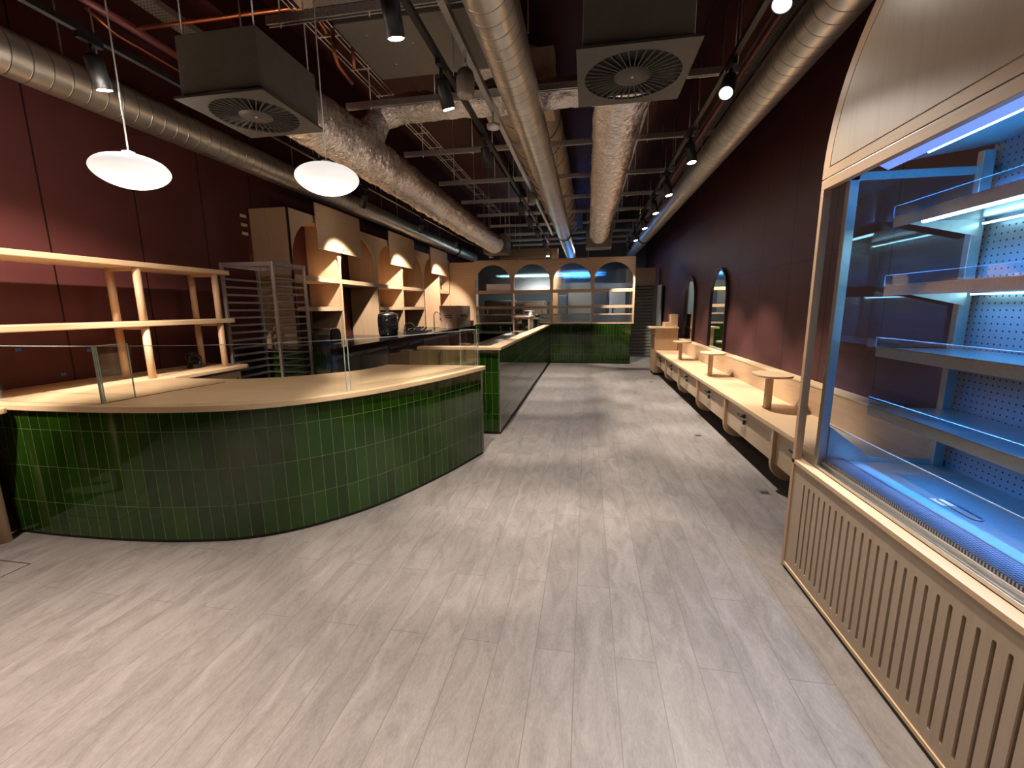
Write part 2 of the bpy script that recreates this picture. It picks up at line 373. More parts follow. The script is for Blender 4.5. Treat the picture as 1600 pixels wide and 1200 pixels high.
# ------------------------------------------------------------------ room shell
XL, XR, YB, YF, ZC = -4.35, 2.1, -3.2, 17.0, 4.5
struct(bx(XL-.1, XR+.1, YB-.1, YF+.1, -.1, 0), 'floor', M['floor'], origin=(0, 0, 0))
struct(bx(XL-.12, XL, YB, YF, 0, ZC), 'wall_left', M['wall_left'], origin=(XL, 0, 0))
struct(bx(XR, XR+.12, YB, YF, 0, ZC), 'wall_right', M['wall_right'], origin=(XR, 0, 0))
struct(bx(XL-.12, XR+.12, YF, YF+.12, 0, ZC), 'wall_far', M['grey_paint'])
struct(bx(XL-.12, XR+.12, YB-.12, YB, 0, ZC), 'wall_entrance', M['ceiling'])
struct(bx(XL-.12, XR+.12, YB, YF, ZC, ZC+.1), 'ceiling', M['ceiling'], origin=(0, 0, ZC))
for i, x in enumerate((-3.3, -1.75, .75)):
    struct(bx(x-.09, x+.09, YB, YF, ZC-.42, ZC), 'trim_%d' % (i+1), M['ceiling'])
# ------------------------------------------------------------------ curved counter
def catmull(P, n=10):
    out = []
    for i in range(len(P)-1):
        p0 = P[max(i-1, 0)]; p1 = P[i]; p2 = P[i+1]; p3 = P[min(i+2, len(P)-1)]
        for k in range(n):
            t = k/n
            out.append(tuple(.5*((2*p1[j])+(-p0[j]+p2[j])*t+(2*p0[j]-5*p1[j]+4*p2[j]-p3[j])*t*t+(-p0[j]+3*p1[j]-3*p2[j]+p3[j])*t**3) for j in (0, 1)))
    out.append(P[-1]); return out
def offset(P, d):
    out = []
    for i, p in enumerate(P):
        a = Vector(P[max(i-1, 0)]); b_ = Vector(P[min(i+1, len(P)-1)]); t = (b_-a).normalized(); out.append((p[0]+t.y*d, p[1]-t.x*d))
    return out
front = catmull([(-3.86, 2.132), (-3.46, 2.124), (-2.97, 2.143), (-2.57, 2.19), (-2.17, 2.30), (-1.84, 2.53), (-1.53, 2.93), (-1.25, 3.55), (-1.035, 4.2)], 10)
inner = catmull([(-2.07, 4.2), (-2.13, 3.86), (-2.30, 3.6), (-2.55, 3.37), (-2.85, 3.21), (-3.2, 3.17), (-3.6, 3.17)], 6)
cc = thing('curved_counter', 'curved serving counter clad in glossy green tiles with light wooden top', 'counter', (-2.5, 3.0, 0))
base_in = offset(front, -1)
base_poly = front+[(-2.0, 4.2)]+[(p[0]+.05, p[1]-.05) for p in inner[1:]]+[(-3.86, 3.1)]
mb = MB(); n = len(base_poly); Z0, Z1 = .025, .885
v = [(p[0], p[1], Z0) for p in base_poly]+[(p[0], p[1], Z1) for p in base_poly]; fs = []; uvs = []; acc = 0
for i in range(n):
    j = (i+1) % n; d = (Vector(base_poly[j])-Vector(base_poly[i])).length
    fs.append((i, j, n+j, n+i)); uvs.append([(acc, Z0), (acc+d, Z0), (acc+d, Z1), (acc, Z1)]); acc += d
mb.add(v, fs, set(range(len(front)-1)), uvs); mb.add(v, [tuple(range(n, 2*n))])
mb.build('tiled_base', M['tile'], cc)
kp = offset(front, -.012)+[(-2.05, 4.15), (-3.6, 3.05), (-3.8, 3.05)]
MB().prism(kp, 'z', 0, .03).build('plinth', M['kick'], cc)
tf = offset(front, .03); tf[-1] = (tf[-1][0], 4.225); tf = [(-4.34, tf[0][1]), (-4.0, tf[0][1])]+tf[1:]
top_poly = tf+[(-2.07, 4.225)]+inner[1:]+[(-3.65, 3.22), (-4.13, 3.22), (-4.34, 3.22)]
MB().prism(top_poly, 'z', .886, .925).build('countertop', M['pale_x'], cc, bevel=.005, seg=3)
struct_line = MB()
tag(struct_line.tube([(-3.02, 2.22, .926), (-2.99, 2.6, .926), (-2.9, 3.0, .926)], .0025, 6).build('countertop_joint', M['kick'], cc))

# glass screens on the counter
gf = offset(front, -.035)
def gpane(pts, name, label, z0=.927, z1=1.295):
    root = thing(name, label, 'glass screen', (pts[0][0], pts[0][1], z0), 'sneeze guard panes on the curved counter')
    t = .005; n = len(pts); pa = offset(pts, t); pb = offset(pts, -t)
    MB().prism(pa+pb[::-1], 'z', z0, z1-.003).build('pane', M['glass'], root)
    e = MB()
    e.prism(pa+pb[::-1], 'z', z1-.003, z1)
    for q in (0, -1):
        e.box(pts[q][0]-.0015, pts[q][0]+.0015, pts[q][1]-.004, pts[q][1]+.004, z0, z1)
    e.build('polished_edge', M['glass_edge'], root)
    return root
def seg_of(P, x0, x1): return [p for p in P if x0 <= p[0] <= x1]
gpane([(-3.84, 2.175)]+seg_of(gf, -3.8, -3.03)+[(-3.021, 2.179)], 'glass_screen', 'flat glass pane at the left end of the curved counter')
gpane([(-3.01, 2.18)]+seg_of(gf, -2.99, -1.69)+[(-1.675, 2.76)], 'glass_screen', 'longest curved glass pane on the counter, between the small return pane and the joint')
gpane([(-1.66, 2.785)]+seg_of(gf, -1.64, -1.06)+[(-1.075, 4.16)], 'glass_screen', 'curved glass pane over the right end of the green counter')
gpane([(-3.015, 2.195), (-3.012, 2.38)], 'glass_screen', 'small glass return pane turned back across the counter top')
gpane([(-1.095, 4.165), (-1.25, 4.165)], 'glass_screen', 'short glass return pane at the far right end of the counter')

# side table with a round leg at the left edge
t = thing('side_table', 'wooden side table with round leg at the left end of the green counter', 'table', (-4.0, 1.7, 0))
MB().prism(rrect(-4.34, -3.615, 1.2, 2.09, .05), 'z', .872, .91).build('tabletop', M['pale_y'], t, bevel=.006)
for x, y in ((-3.79, 2.02), (-4.25, 2.02), (-3.79, 1.3), (-4.25, 1.3)):
    MB().tube([(x, y, 0), (x, y, .872)], .034, 20).build('leg', M['wood_z'], t)
    
# ------------------------------------------------------------------ shelf unit on the left
su = thing('shelf_unit', 'open wooden shelf unit with round posts against the maroon wall', 'shelving', (-3.9, 3.2, .925))
MB().prism([(-4.13, 3.225), (-3.62, 3.225)]+arc(-3.68, 4.06, .06, 0, 90, 5)+[(-4.13, 4.12)], 'z', .887, .926).build('base_top', M['wood_y'], su, bevel=.006)
cb = bx(-4.13, -3.68, 3.225, 4.02, .1, .885).build('base_cabinet', M['wood_z'], su)
for y0, y1 in ((3.24, 3.62), (3.63, 4.01)):
    d = bx(-3.68, -3.662, y0, y1, .12, .87).build('door', M['pale_y'], su, bevel=.002)
    bx(-3.662, -3.645, y1-.06, y1-.05, .7, .8).build('handle', M['dark_metal'], d)
bx(-4.13, -3.7, 3.23, 4.02, 0, .1).build('plinth', M['kick'], su)
for z0, z1, nm in ((1.375, 1.42, 'shelf'), (1.868, 1.913, 'shelf')):
    MB().prism([(-4.13, .6), (-3.7, .6)]+arc(-3.75, 4.04, .05, 0, 90, 5)+[(-4.13, 4.09)], 'z', z0, z1).build(nm, M['pale_y'], su, bevel=.008, seg=3)
for y in (1.0, 3.13, 3.91):
    for x, in ((-3.745,), (-4.02,)):
        for z0, z1 in ((.926, 1.375), (1.42, 1.868)):
            MB().tube([(x, y, z0), (x, y, z1)], .029, 18).build('post', M['wood_z'], su)
    for z in (1.35, 1.843):
        bx(-4.0, -3.76, y-.02, y+.02, z, z+.025).build('cross_rail', M['wood_x'], su)
bx(-4.14, -4.132, 3.0, 4.1, .926, .94).build('back_strip', M['wood_y'], su)
t = MB()
random.seed(3)
for k in range(7):
    cx, cy = -3.93+random.uniform(-.03, .03), 3.72+random.uniform(-.05, .05); r = random.uniform(.03, .06)
    t.tube([(cx+.4*r*math.cos(a*PI/6), cy+r*math.cos(a*PI/6+.3), .935+r+.02*k*.4+r*math.sin(a*PI/6)) for a in range(13)], .006, 6, cap=False)
t.box(-3.97, -3.9, 3.68, 3.78, .927, .97)
tag(t.build('cable_coil', M['black']), 'tangled black cable coil lying on the shelf unit base', 'cable')

# blue tape marks and paper tabs
for (y, z), lb in (((2.63, 1.22), 'blue tape square on the maroon wall, far left one'), ((3.11, 1.168), 'blue tape square on the wall just left of the glass return pane'), ((2.89, .985), 'blue tape square on the wall, lowest of the three')):
    tag(bx(XL+.001, XL+.003, y-.018, y+.018, z-.013, z+.013).build('tape_mark', M['blue_tape']), lb, 'tape', 'blue tape squares on the left wall')
for i, z in enumerate((2.69, 2.58, 2.475)):
    tag(bx(XL+.001, XL+.006, 5.05, 5.15, z-.018, z+.018).build('paper_tab', M['paper_tab']), ('topmost', 'middle', 'lowest')[i]+' of three pale tabs sticking out behind the arched cabinet', 'tab', 'pale tabs behind the arched cabinet')

# ------------------------------------------------------------------ tray rack
rk = thing('tray_rack', 'tall steel bakery tray rack with empty runners behind the curved counter', 'rack', (-3.58, 4.43, 0))
RX0, RX1, RY0, RY1, RH = -3.9, -3.26, 4.15, 4.7, 2.01
for x in (RX0, RX1-.03):
    for y in (RY0, RY1-.03):
        bx(x, x+.03, y, y+.03, .1, RH).build('upright', M['rack'], rk, bevel=.003)
        MB().tube([(x+.015, y+.005, .05), (x+.015, y+.03, .05)], .05, 16).build('caster', M['black'], rk)
for y in (RY0, RY1-.03): bx(RX0+.03, RX1-.03, y+.002, y+.028, RH-.045, RH-.002).build('top_rail', M['rack'], rk)
for x in (RX0, RX1-.03): bx(x+.002, x+.028, RY0+.03, RY1-.03, RH-.045, RH-.002).build('top_rail', M['rack'], rk)
for y in (RY0, RY1-.03): bx(RX0+.03, RX1-.03, y+.002, y+.028, .12, .15).build('bottom_rail', M['rack'], rk)
for k in range(20):
    z = .25+k*.083
    for x, w in ((RX0+.03, .035), (RX1-.065, .035)):
        mb = MB(); mb.box(x, x+w, RY0, RY1, z, z+.004); mb.box(x if x < -3.6 else x+w-.004, x+.004 if x < -3.6 else x+w, RY0, RY1, z, z+.022)
        mb.build('runner', M['rack'], rk)
    if True:
        bx(RX0+.03, RX1-.03, RY1-.02, RY1-.012, z, z+.014).build('back_bar', M['rack'], rk)

# ------------------------------------------------------------------ back counter and arched cabinet
CT = 1.03
bc = thing('back_counter', 'long back counter with dark worktop and green tiled end, under the arched cabinet', 'counter', (-3.7, 8.0, 0))
bx(-4.34, -3.1, 4.76, 11.75, .05, CT-.035).build('carcass', M['soot'], bc)
bx(-4.34, -3.12, 4.78, 11.75, 0, .05).build('plinth', M['kick'], bc)
bx(-4.34, -3.06, 4.74, 11.75, CT-.035, CT).build('worktop', M['granite'], bc, bevel=.003)
bx(-4.34, -3.08, 4.745, 4.76, .05, CT-.035).build('tiled_end', M['tile'], bc)
for k in range(9):
    y0 = 4.8+k*.77; d = bx(-3.1, -3.08, y0+.01, y0+.76, .12, .93).build('door', M['steel_dull'] if k in (0, 1, 4, 5) else M['soot'], bc, bevel=.002)
    bx(-3.08, -3.06, y0+.08, y0+.68, .88, .9).build('handle', M['steel'], d)

XC, XBK = -3.775, -4.32
ac = thing('arched_cabinet', 'run of birch open shelving with round arches standing on the back counter', 'cabinet', (-4.0, 8.4, CT))
Yb = [5.17, 6.3, 7.5, 8.6, 9.79, 10.9, 11.74]; ZT = 2.79
mb = bx(XBK, XC, 5.17, 5.2, CT, ZT); mb.build('end_panel', M['wood_z'], ac, bevel=.002)
for k in range(1, 6):
    bx(XBK, XC-.02, Yb[k]-.014, Yb[k]+.014, CT, ZT-.03).build('divider', M['wood_z'], ac)
bx(XBK, XC, 11.71, 11.74, CT, ZT).build('end_panel', M['wood_z'], ac)
bx(XBK, XC-.02, 5.2, 11.71, ZT-.03, ZT).build('top_panel', M['wood_y'], ac)
for k in range(6):
    y0, y1 = Yb[k], Yb[k+1]; wide = .035
    l, r = y0+(.035 if k % 2 == 0 else .02), y1-(.02 if k % 2 == 0 else .045)
    c = (l+r)/2; R_ = (r-l)/2; zs = 2.695-R_
    poly = [(y0, 1.9), (l, 1.9)]+[(c-R_*math.cos(math.radians(a)), zs+R_*math.sin(math.radians(a))) for a in range(0, 181, 10)]+[(r, 1.9), (y1, 1.9), (y1, ZT), (y0, ZT)]
    MB().prism(poly, 'x', XC-.02, XC).build('arch_front', M['wood_z'], ac, bevel=.002)
    if k in (0, 1, 2, 3, 5):
        bx(XBK, XC, l-.01, r+.01, 1.9, 1.965).build('shelf', M['wood_y'], ac)
    if k in (0, 2, 3, 5):
        bx(XBK, XC, l-.01, r+.01, 1.485, 1.545).build('shelf', M['wood_y'], ac)
    if k in (2, 3, 4, 5):
        bx(XBK-.01, XBK, y0+.014, y1-.014, CT, ZT-.03).build('back_panel', M['wood_z'], ac)
for k in (0, 2, 4):
    y = Yb[k] if k else 5.17
    bx(XC-.02, XC, y-.0, y+.035, CT, 1.9).build('stile', M['wood_z'], ac)
for k in (1, 2, 3, 4, 5): bx(XC-.02, XC, Yb[k]-.02, Yb[k]+.02, CT, 1.9).build('stile', M['wood_z'], ac)

for i, (y0, y1) in enumerate(((5.70, 6.89), (7.97, 9.19), (10.2, 11.46))):
    s_ = thing('plywood_board', ('nearest', 'middle', 'farthest')[i]+' square plywood board fixed over the arches of the cabinet', 'board', (-3.73, (y0+y1)/2, 2.35), 'plywood boards on the arched cabinet')
    bx(-3.745, -3.725, y0, y1, 2.35, 2.965).build('panel', M['wood_y'], s_, bevel=.002)
    for yy in (y0+.1, y1-.1): bx(-3.775, -3.745, yy-.03, yy+.03, 2.4, 2.9).build('batten', M['wood_z'], s_)
    if i == 0: MB().tube([(-3.71, 6.32, 2.37), (-3.71, 6.32, 2.41), (-3.71, 6.43, 2.41)], .004, 6).build('hook', M['dark_metal'], s_)
    if i == 2: MB().tube([(-3.72, 10.86, 2.35), (-3.72, 10.86, 1.98)], .012, 6).build('hanging_strap', M['dark_metal'], s_)

# things on the back counter
k = thing('toaster', 'chrome and black toaster on the back counter next to the tray rack', 'toaster', (-3.62, 5.55, CT))
MB().prism([(-.16, 0), (.16, 0), (.16, .17), (.12, .235), (.04, .255), (-.1, .255), (-.16, .2)], 'x', -.01, .01)
def shell(w0, w1, mat, nm, root, ox, oy):
    p = [(-.16, .01), (.16, .01), (.165, .16), (.13, .225), (.06, .25), (-.08, .25), (-.14, .215), (-.165, .15)]
    return MB().prism([(oy+a*.75, CT+z*.86) for a, z in p], 'x', ox+w0*1.45, ox+w1*1.45).build(nm, mat, root, bevel=.012)
shell(-.09, .09, M['steel'], 'body', k, -3.62, 5.55); shell(-.11, -.09, M['black'], 'side_cap', k, -3.62, 5.55); shell(.09, .11, M['black'], 'side_cap', k, -3.62, 5.55)
bx(-3.74, -3.5, 5.415, 5.425, CT+.03, CT+.06).build('lever', M['black'], k)
k = thing('soup_kettle', 'round black soup kettle with chrome lid on the back counter', 'kettle', (-3.52, 7.4, CT))
kx, ky = -3.5, 7.25
MB().lathe([(.13, 0), (.16, .01), (.175, .08), (.18, .25), (.175, .34), (.165, .36)], (kx, ky, CT)).build('body', M['black_gloss'], k)
lid = MB().lathe([(.168, .36), (.172, .375), (.15, .4), (.08, .42), (.02, .425)], (kx, ky, CT)).build('lid', M['steel'], k)
MB().lathe([(.012, .42), (.022, .435), (.02, .45), (.005, .455)], (kx, ky, CT), 16).build('knob', M['black'], lid)
bx(kx-.05, kx+.05, ky-.2, ky-.17, CT+.04, CT+.1).build('control_panel', M['black'], k)
k = thing('tap', 'arched chrome tap at the small sink on the back counter', 'tap', (-3.5, 8.1, CT))
tx, ty = -3.52, 8.0
MB().tube([(tx, ty, CT)]+[(tx, ty, CT+.12)]+[(tx+.1-.1*math.cos(a*PI/8), ty, CT+.12+.08*math.sin(a*PI/8)) for a in range(1, 8)]+[(tx+.2, ty, CT+.1)], .011, 10).build('spout', M['steel'], k)
MB().lathe([(.026, 0), (.026, .02), (.015, .04)], (tx, ty, CT), 16).build('base', M['steel'], k)
MB().tube([(tx, ty, CT+.05), (tx-.02, ty-.08, CT+.08)], .007, 8).build('lever', M['steel'], k)
k = thing('tool_tray', 'black tray of small kitchen tools beside the chrome tap', 'tray', (-3.5, 8.7, CT))
bx(-3.75, -3.3, 8.5, 8.95, CT, CT+.03).build('tray', M['black'], k, bevel=.01)
for i in range(4): MB().tube([(-3.7+i*.1, 8.55+.05*i, CT+.04), (-3.6+i*.08, 8.85-.03*i, CT+.09)], .018, 8).build('tool', M['black'], k)
k = thing('wall_tap', 'second chrome tap in front of the tall arch bay', 'tap', (-3.6, 9.9, CT))
MB().tube([(-3.6, 9.9, CT), (-3.6, 9.9, CT+.34), (-3.55, 9.9, CT+.4), (-3.47, 9.9, CT+.38), (-3.44, 9.9, CT+.32)], .01, 10).build('spout', M['steel'], k)
MB().lathe([(.03, 0), (.025, .03), (.012, .05)], (-3.6, 9.9, CT), 16).build('base', M['steel'], k)
k = thing('carton', 'large brown cardboard carton on the back counter beside the end panel', 'box', (-3.3, 10.8, CT))
BX0, BX1, BY0, BY1, BH = -3.53, -3.1, 10.1, 11.35, .54
bx(BX0, BX1, BY0, BY1, CT, CT+BH).build('body', M['cardboard'], k, bevel=.004)
for i, (a0, a1, z0) in enumerate(((.12, .29, .29), (.14, .3, .24))):
    pr = MB(); x = BX0+a0
    random.seed(20+i)
    while x < BX0+a1:
        w = random.uniform(.012, .02); pr.box(x, x+w, BY0-.002, BY0, CT+z0, CT+z0+.03); x += w+.006
    pr.build('print', M['print_ink'], k)
pr = MB(); y = BY0+.3
while y < BY0+.85:
    pr.box(BX1, BX1+.002, y, y+.04, CT+.27, CT+.33); y += .055
pr.build('print', M['print_ink'], k)
bx(BX0+.16, BX0+.2, BY0-.001, BY0+.3, CT+.0, CT+.12).build('tape_strip', M['paper_tab'], k)

# ------------------------------------------------------------------ long straight counter
lc = thing('long_counter', 'long straight green tiled counter with pale wooden ledge running to the far screen', 'counter', (-1.1, 8.2, 0))
W = .13
def tilebox(x0, x1, y0, y1, z0, z1, name, parent): return bx(x0, x1, y0, y1, z0, z1).build(name, M['tile'], parent)
tilebox(-1.0-W, -1.0, 4.89, 11.745, .035, 1.02, 'tiled_side', lc)
tilebox(-1.975, -1.0-W, 4.89, 4.89+W, .035, 1.02, 'tiled_end', lc)
bx(-1.97, -1.02, 4.91, 5.0, 0, .035).build('plinth', M['kick'], lc)
bx(-1.12, -1.02, 5.0, 11.76, 0, .035).build('plinth', M['kick'], lc)
mb = MB(); mb.prism([(-2.0, 4.865), (-.975, 4.865), (-.975, 11.745), (-1.15, 11.745), (-1.15, 5.04), (-2.0, 5.04)], 'z', 1.02, 1.055)
mb.build('ledge', M['pale_y'], lc, bevel=.004)
bx(-1.004, -.996, 4.886, 4.894, .035, 1.02).build('corner_trim', M['steel_dull'], lc)
bx(-1.9, -1.14, 5.05, 11.7, .86, .9).build('inner_worktop', M['steel'], lc)
bx(-1.85, -1.14, 5.06, 11.68, .05, .86).build('inner_cabinets', M['soot'], lc)
k = thing('display_box', 'small wooden box with glass front on the inner worktop near the far screen', 'box', (-1.45, 9.85, .901))
x0, x1, y0, y1, z0, z1 = -1.62, -1.25, 9.5, 10.2, .901, 1.32
for a in ((x0, x0+.03), (x1-.03, x1)): bx(a[0], a[1], y0, y0+.03, z0, z1-.02).build('frame_post', M['wood_z'], k)
bx(x0+.03, x1-.03, y0, y0+.03, z0+.07, z0+.1).build('frame_rail', M['wood_x'], k); bx(x0+.03, x1-.03, y0, y0+.03, z1-.05, z1-.02).build('frame_rail', M['wood_x'], k)
bx(x0-.03, x1+.02, y0-.02, y1, z1-.02, z1).build('top', M['wood_x'], k)
bx(x0, x1, y0+.03, y1, z0, z0+.02).build('base', M['wood_x'], k); bx(x1-.02, x1, y0+.03, y1, z0+.02, z1-.02).build('side', M['grey_paint'], k); bx(x0, x0+.02, y0+.03, y1, z0+.02, z1-.02).build('side', M['wood_y'], k)
bx(x0+.03, x1-.03, y0+.01, y0+.016, z0+.1, z1-.05).build('glass_front', M['glass'], k)
k = thing('coffee_machine', 'chrome domed coffee machine on the inner worktop behind the wooden box', 'coffee machine', (-1.4, 10.9, .9))
bx(-1.6, -1.2, 10.65, 11.1, .901, 1.22).build('body', M['black'], k, bevel=.02)
bx(-1.62, -1.18, 10.62, 11.12, 1.22, 1.26).build('top_tray', M['steel'], k, bevel=.01)
MB().prism(arc(10.87, 1.26, .17, 0, 180, 12), 'x', -1.55, -1.3, True).build('dome', M['steel'], k)
bx(-1.5, -1.3, 10.6, 10.65, 1.0, 1.06).build('group_head', M['steel'], k)
k = thing('small_grinder', 'small black grinder with chrome top near the far end of the ledge', 'grinder', (-1.25, 11.35, .9))
MB().lathe([(.07, 0), (.07, .22), (.05, .26), (.08, .36), (.085, .4)], (-1.3, 11.35, .901), 20).build('body', M['black'], k)
MB().lathe([(.085, .4), (.06, .43), (.02, .44)], (-1.3, 11.35, .9), 20).build('lid', M['steel'], k)

# ------------------------------------------------------------------ far partition with arched screen
YS = 11.76
pw = struct(bx(-3.06, 1.15, YS, YS+.22, .03, 1.06), 'wall_partition', M['tile'])
struct(bx(-3.06, 1.13, YS+.02, YS+.22, 0, .03), 'baseboard_partition', M['kick'])
sc_ = thing('arched_screen', 'birch partition screen with four round arches of ribbed glass above the green tiled wall', 'screen', (-1.0, YS, 1.06))
D = .26
ztop = 2.78
bx(-3.78, -3.08, YS-.005, YS+.02, CT, 2.74).build('side_panel', M['wood_x'], sc_, bevel=.002)
bx(-3.09, 1.215, YS-.01, YS+D, 1.06, 1.1).build('sill', M['wood_x'], sc_, bevel=.003)
bx(-3.08, 1.21, YS+.02, YS+D, ztop-.03, ztop).build('top_panel', M['wood_x'], sc_)
xb = [-3.08, -2.02, -.95, .13, 1.21]
for i in range(5):
    x = xb[i]; bx(x-(.0 if i == 0 else .022 if i < 4 else .045), x+(.022 if i < 4 else 0)+(.023 if i == 0 else 0), YS, YS+D, 1.1, ztop-.03).build('post', M['wood_z'], sc_, bevel=.002)
for i in range(4):
    l, r = xb[i]+.045, xb[i+1]-.045; c = (l+r)/2; R_ = (r-l)/2; zs = 2.65-R_*.96
    poly = [(xb[i]+.022, 1.975), (l, 1.975)]+[(c-R_*math.cos(math.radians(a)), zs+R_*.96*math.sin(math.radians(a))) for a in range(0, 181, 9)]+[(r, 1.975), (xb[i+1]-.022, 1.975), (xb[i+1]-.022, ztop-.03), (xb[i]+.022, ztop-.03)]
    MB().prism(poly, 'y', YS-.004, YS+.016).build('arch_front', M['wood_x'], sc_, bevel=.002)
    bx(l-.02, r+.02, YS+.2, YS+.206, 1.975, ztop-.04).build('reeded_pane', M['reeded'], sc_)
    bx(l-.022, r+.022, YS-.004, YS+D, 1.895, 1.975).build('shelf', M['wood_x'], sc_, bevel=.002)
    bx(l-.022, r+.022, YS-.004, YS+D, 1.475, 1.55).build('shelf', M['wood_x'], sc_, bevel=.002)
    bx(l-.022, r+.022, YS-.004, YS+.03, 1.3, 1.335).build('rail', M['wood_x'], sc_, bevel=.002)
    bx(l-.022, r+.022, YS+.012, YS+.018, 1.1, 1.3).build('lower_pane', M['reeded'], sc_)
k = thing('pale_box', 'pale long box on the shelf inside the leftmost arch of the screen', 'box', (-2.35, YS+.14, 1.975))
bx(-2.74, -2.09, YS+.03, YS+.17, 1.976, 2.13).build('body', M['white'], k, bevel=.005)
bx(-2.75, -2.08, YS+.025, YS+.175, 2.13, 2.15).build('lid', M['white'], k, bevel=.004)
# stainless bench inside below the left bay
k = thing('steel_bench', 'stainless steel bench with two sink taps in front of the screen, inside the counters', 'bench', (-2.3, 11.4, 0))
bx(-3.0, -1.95, 11.15, 11.74, .84, .88).build('worktop', M['steel'], k, bevel=.003)
bx(-3.0, -1.95, 11.2, 11.7, .3, .33).build('undershelf', M['steel'], k)
for x in (-2.98, -1.99):
    for y in (11.17, 11.7): bx(x, x+.03, y, y+.03, 0, .84).build('leg', M['steel'], k)
for x, z in ((-2.32, 1.0), (-2.05, .96)):
    MB().tube([(x, 11.6, .88), (x, 11.6, z), (x+.02, 11.5, z+.02), (x+.02, 11.42, z-.01)], .012, 8).build('tap', M['steel'], k)
# ------------------------------------------------------------------ kitchen beyond the screen
def appliance(name, label, cat, x0, x1, y0, y1, h, mat, doors, z=0, group=None):
    k = thing(name, label, cat, ((x0+x1)/2, (y0+y1)/2, z), group)
    bx(x0, x1, y0, y1, z, z+h).build('body', mat, k, bevel=.01)
    for (a0, a1, b0, b1, mm, hd) in doors:
        d = bx(a0, a1, y0-.02, y0, b0, b1).build('door', mm, k, bevel=.004)
        bx(hd, hd+.025, y0-.05, y0-.02, b0+(b1-b0)*.3, b0+(b1-b0)*.7).build('handle', M['steel'], d)
    return k
appliance('oven_stack', 'black oven stack seen through the leftmost bay of the screen', 'oven', -3.4, -2.35, 14.3, 15.2, 1.75, M['soot'], [(-3.35, -2.4, .2, .9, M['oven_glass'], -3.3), (-3.35, -2.4, .95, 1.7, M['oven_glass'], -3.3)])
appliance('oven_cabinet', 'dark oven right of the oven stack behind the screen', 'oven', -2.3, -1.3, 14.3, 15.2, 1.7, M['soot'], [(-2.25, -1.35, .2, 1.62, M['oven_glass'], -1.42)])
appliance('upright_fridge', 'slate blue upright cabinet seen through the third bay of the screen', 'fridge', -1.1, -.66, 14.4, 15.1, 1.9, M['slate'], [(-1.08, -.68, .1, 1.85, M['slate'], -.72)])
appliance('upright_freezer', 'slate blue tall cabinet with dark panel in the rightmost bay of the screen', 'freezer', .2, .64, 14.4, 15.1, 2.0, M['slate'], [(.22, .62, .1, 1.95, M['slate'], .56)])
appliance('white_cabinet', 'white tall cabinet at the right edge behind the screen', 'cabinet', .7, 1.22, 14.4, 15.2, 2.25, M['fridge_white'], [(.76, 1.2, .1, 2.2, M['fridge_white'], .78)])
appliance('mixer_cabinet', 'grey squat machine seen through the second bay of the screen', 'machine', -1.95, -1.25, 13.3, 13.9, .6, M['grey_paint'], [(-1.9, -1.3, 1.2, 1.65, M['steel_dull'], -1.35)], z=1.1)
k = thing('work_table', 'stainless table carrying the grey machine behind the screen', 'table', (-1.6, 13.6, 0))
bx(-2.1, -.9, 13.2, 14.0, 1.06, 1.1).build('tabletop', M['steel'], k)
for x in (-2.08, -.95):
    for y in (13.22, 13.95): bx(x, x+.03, y, y+.03, 0, 1.06).build('leg', M['steel'], k)
struct(bx(-.62, .16, 14.7, 14.8, 0, 2.3), 'wall_kitchen', M['grey_paint'])
k = thing('extractor_hood', 'stainless extractor hood with lamps above the ovens', 'hood', (-2.3, 14.6, 2.05))
MB().prism([(14.1, 2.05), (15.3, 2.05), (15.3, 2.5), (14.5, 2.5)], 'x', -3.3, -1.2).build('canopy', M['steel_dull'], k)
bx(-2.9, -1.5, 14.3, 14.5, 2.035, 2.05).build('lamp', M['lens_dim'], k)
k = thing('insect_lamp', 'glowing blue fly lamp hanging beyond the screen', 'lamp', (.1, 16.0, 2.62))
bx(-.84, .12, 15.8, 16.1, 2.74, 2.8).build('housing', M['fridge_white'], k)
for z in (2.62, 2.7): MB().tube([(-.8, 15.93, z), (.08, 15.93, z)], .022, 8).build('tube', M['kitchen_blue'], k)
for x in (-.7, 0): MB().tube([(x, 16.0, 2.8), (x, 16.0, ZC)], .008, 6).build('hanger', M['galv'], k)
k = thing('strip_lamp', 'pale cyan strip lamp glowing behind the second arch of the screen', 'lamp', (-1.5, 15.5, 2.45))
bx(-2.62, -1.3, 15.5, 15.6, 2.64, 2.7).build('housing', M['white'], k)
for xa, xb_ in ((-2.6, -1.9), (-1.76, -1.33)): MB().tube([(xa, 15.53, 2.62), (xb_, 15.53, 2.62)], .022, 8).build('tube', M['kitchen_cyan'], k)
for x in (-2.4, -1.5): MB().tube([(x, 15.55, 2.7), (x, 15.55, ZC)], .008, 6).build('hanger', M['galv'], k)
struct(bx(-2.5, -1.0, 12.6, 12.68, 2.9, 3.16), 'trim_4', M['beige_wall'])
struct(bx(-1.02, -.84, 12.58, 12.7, 0, 3.14), 'trim_5', M['wood_z'])
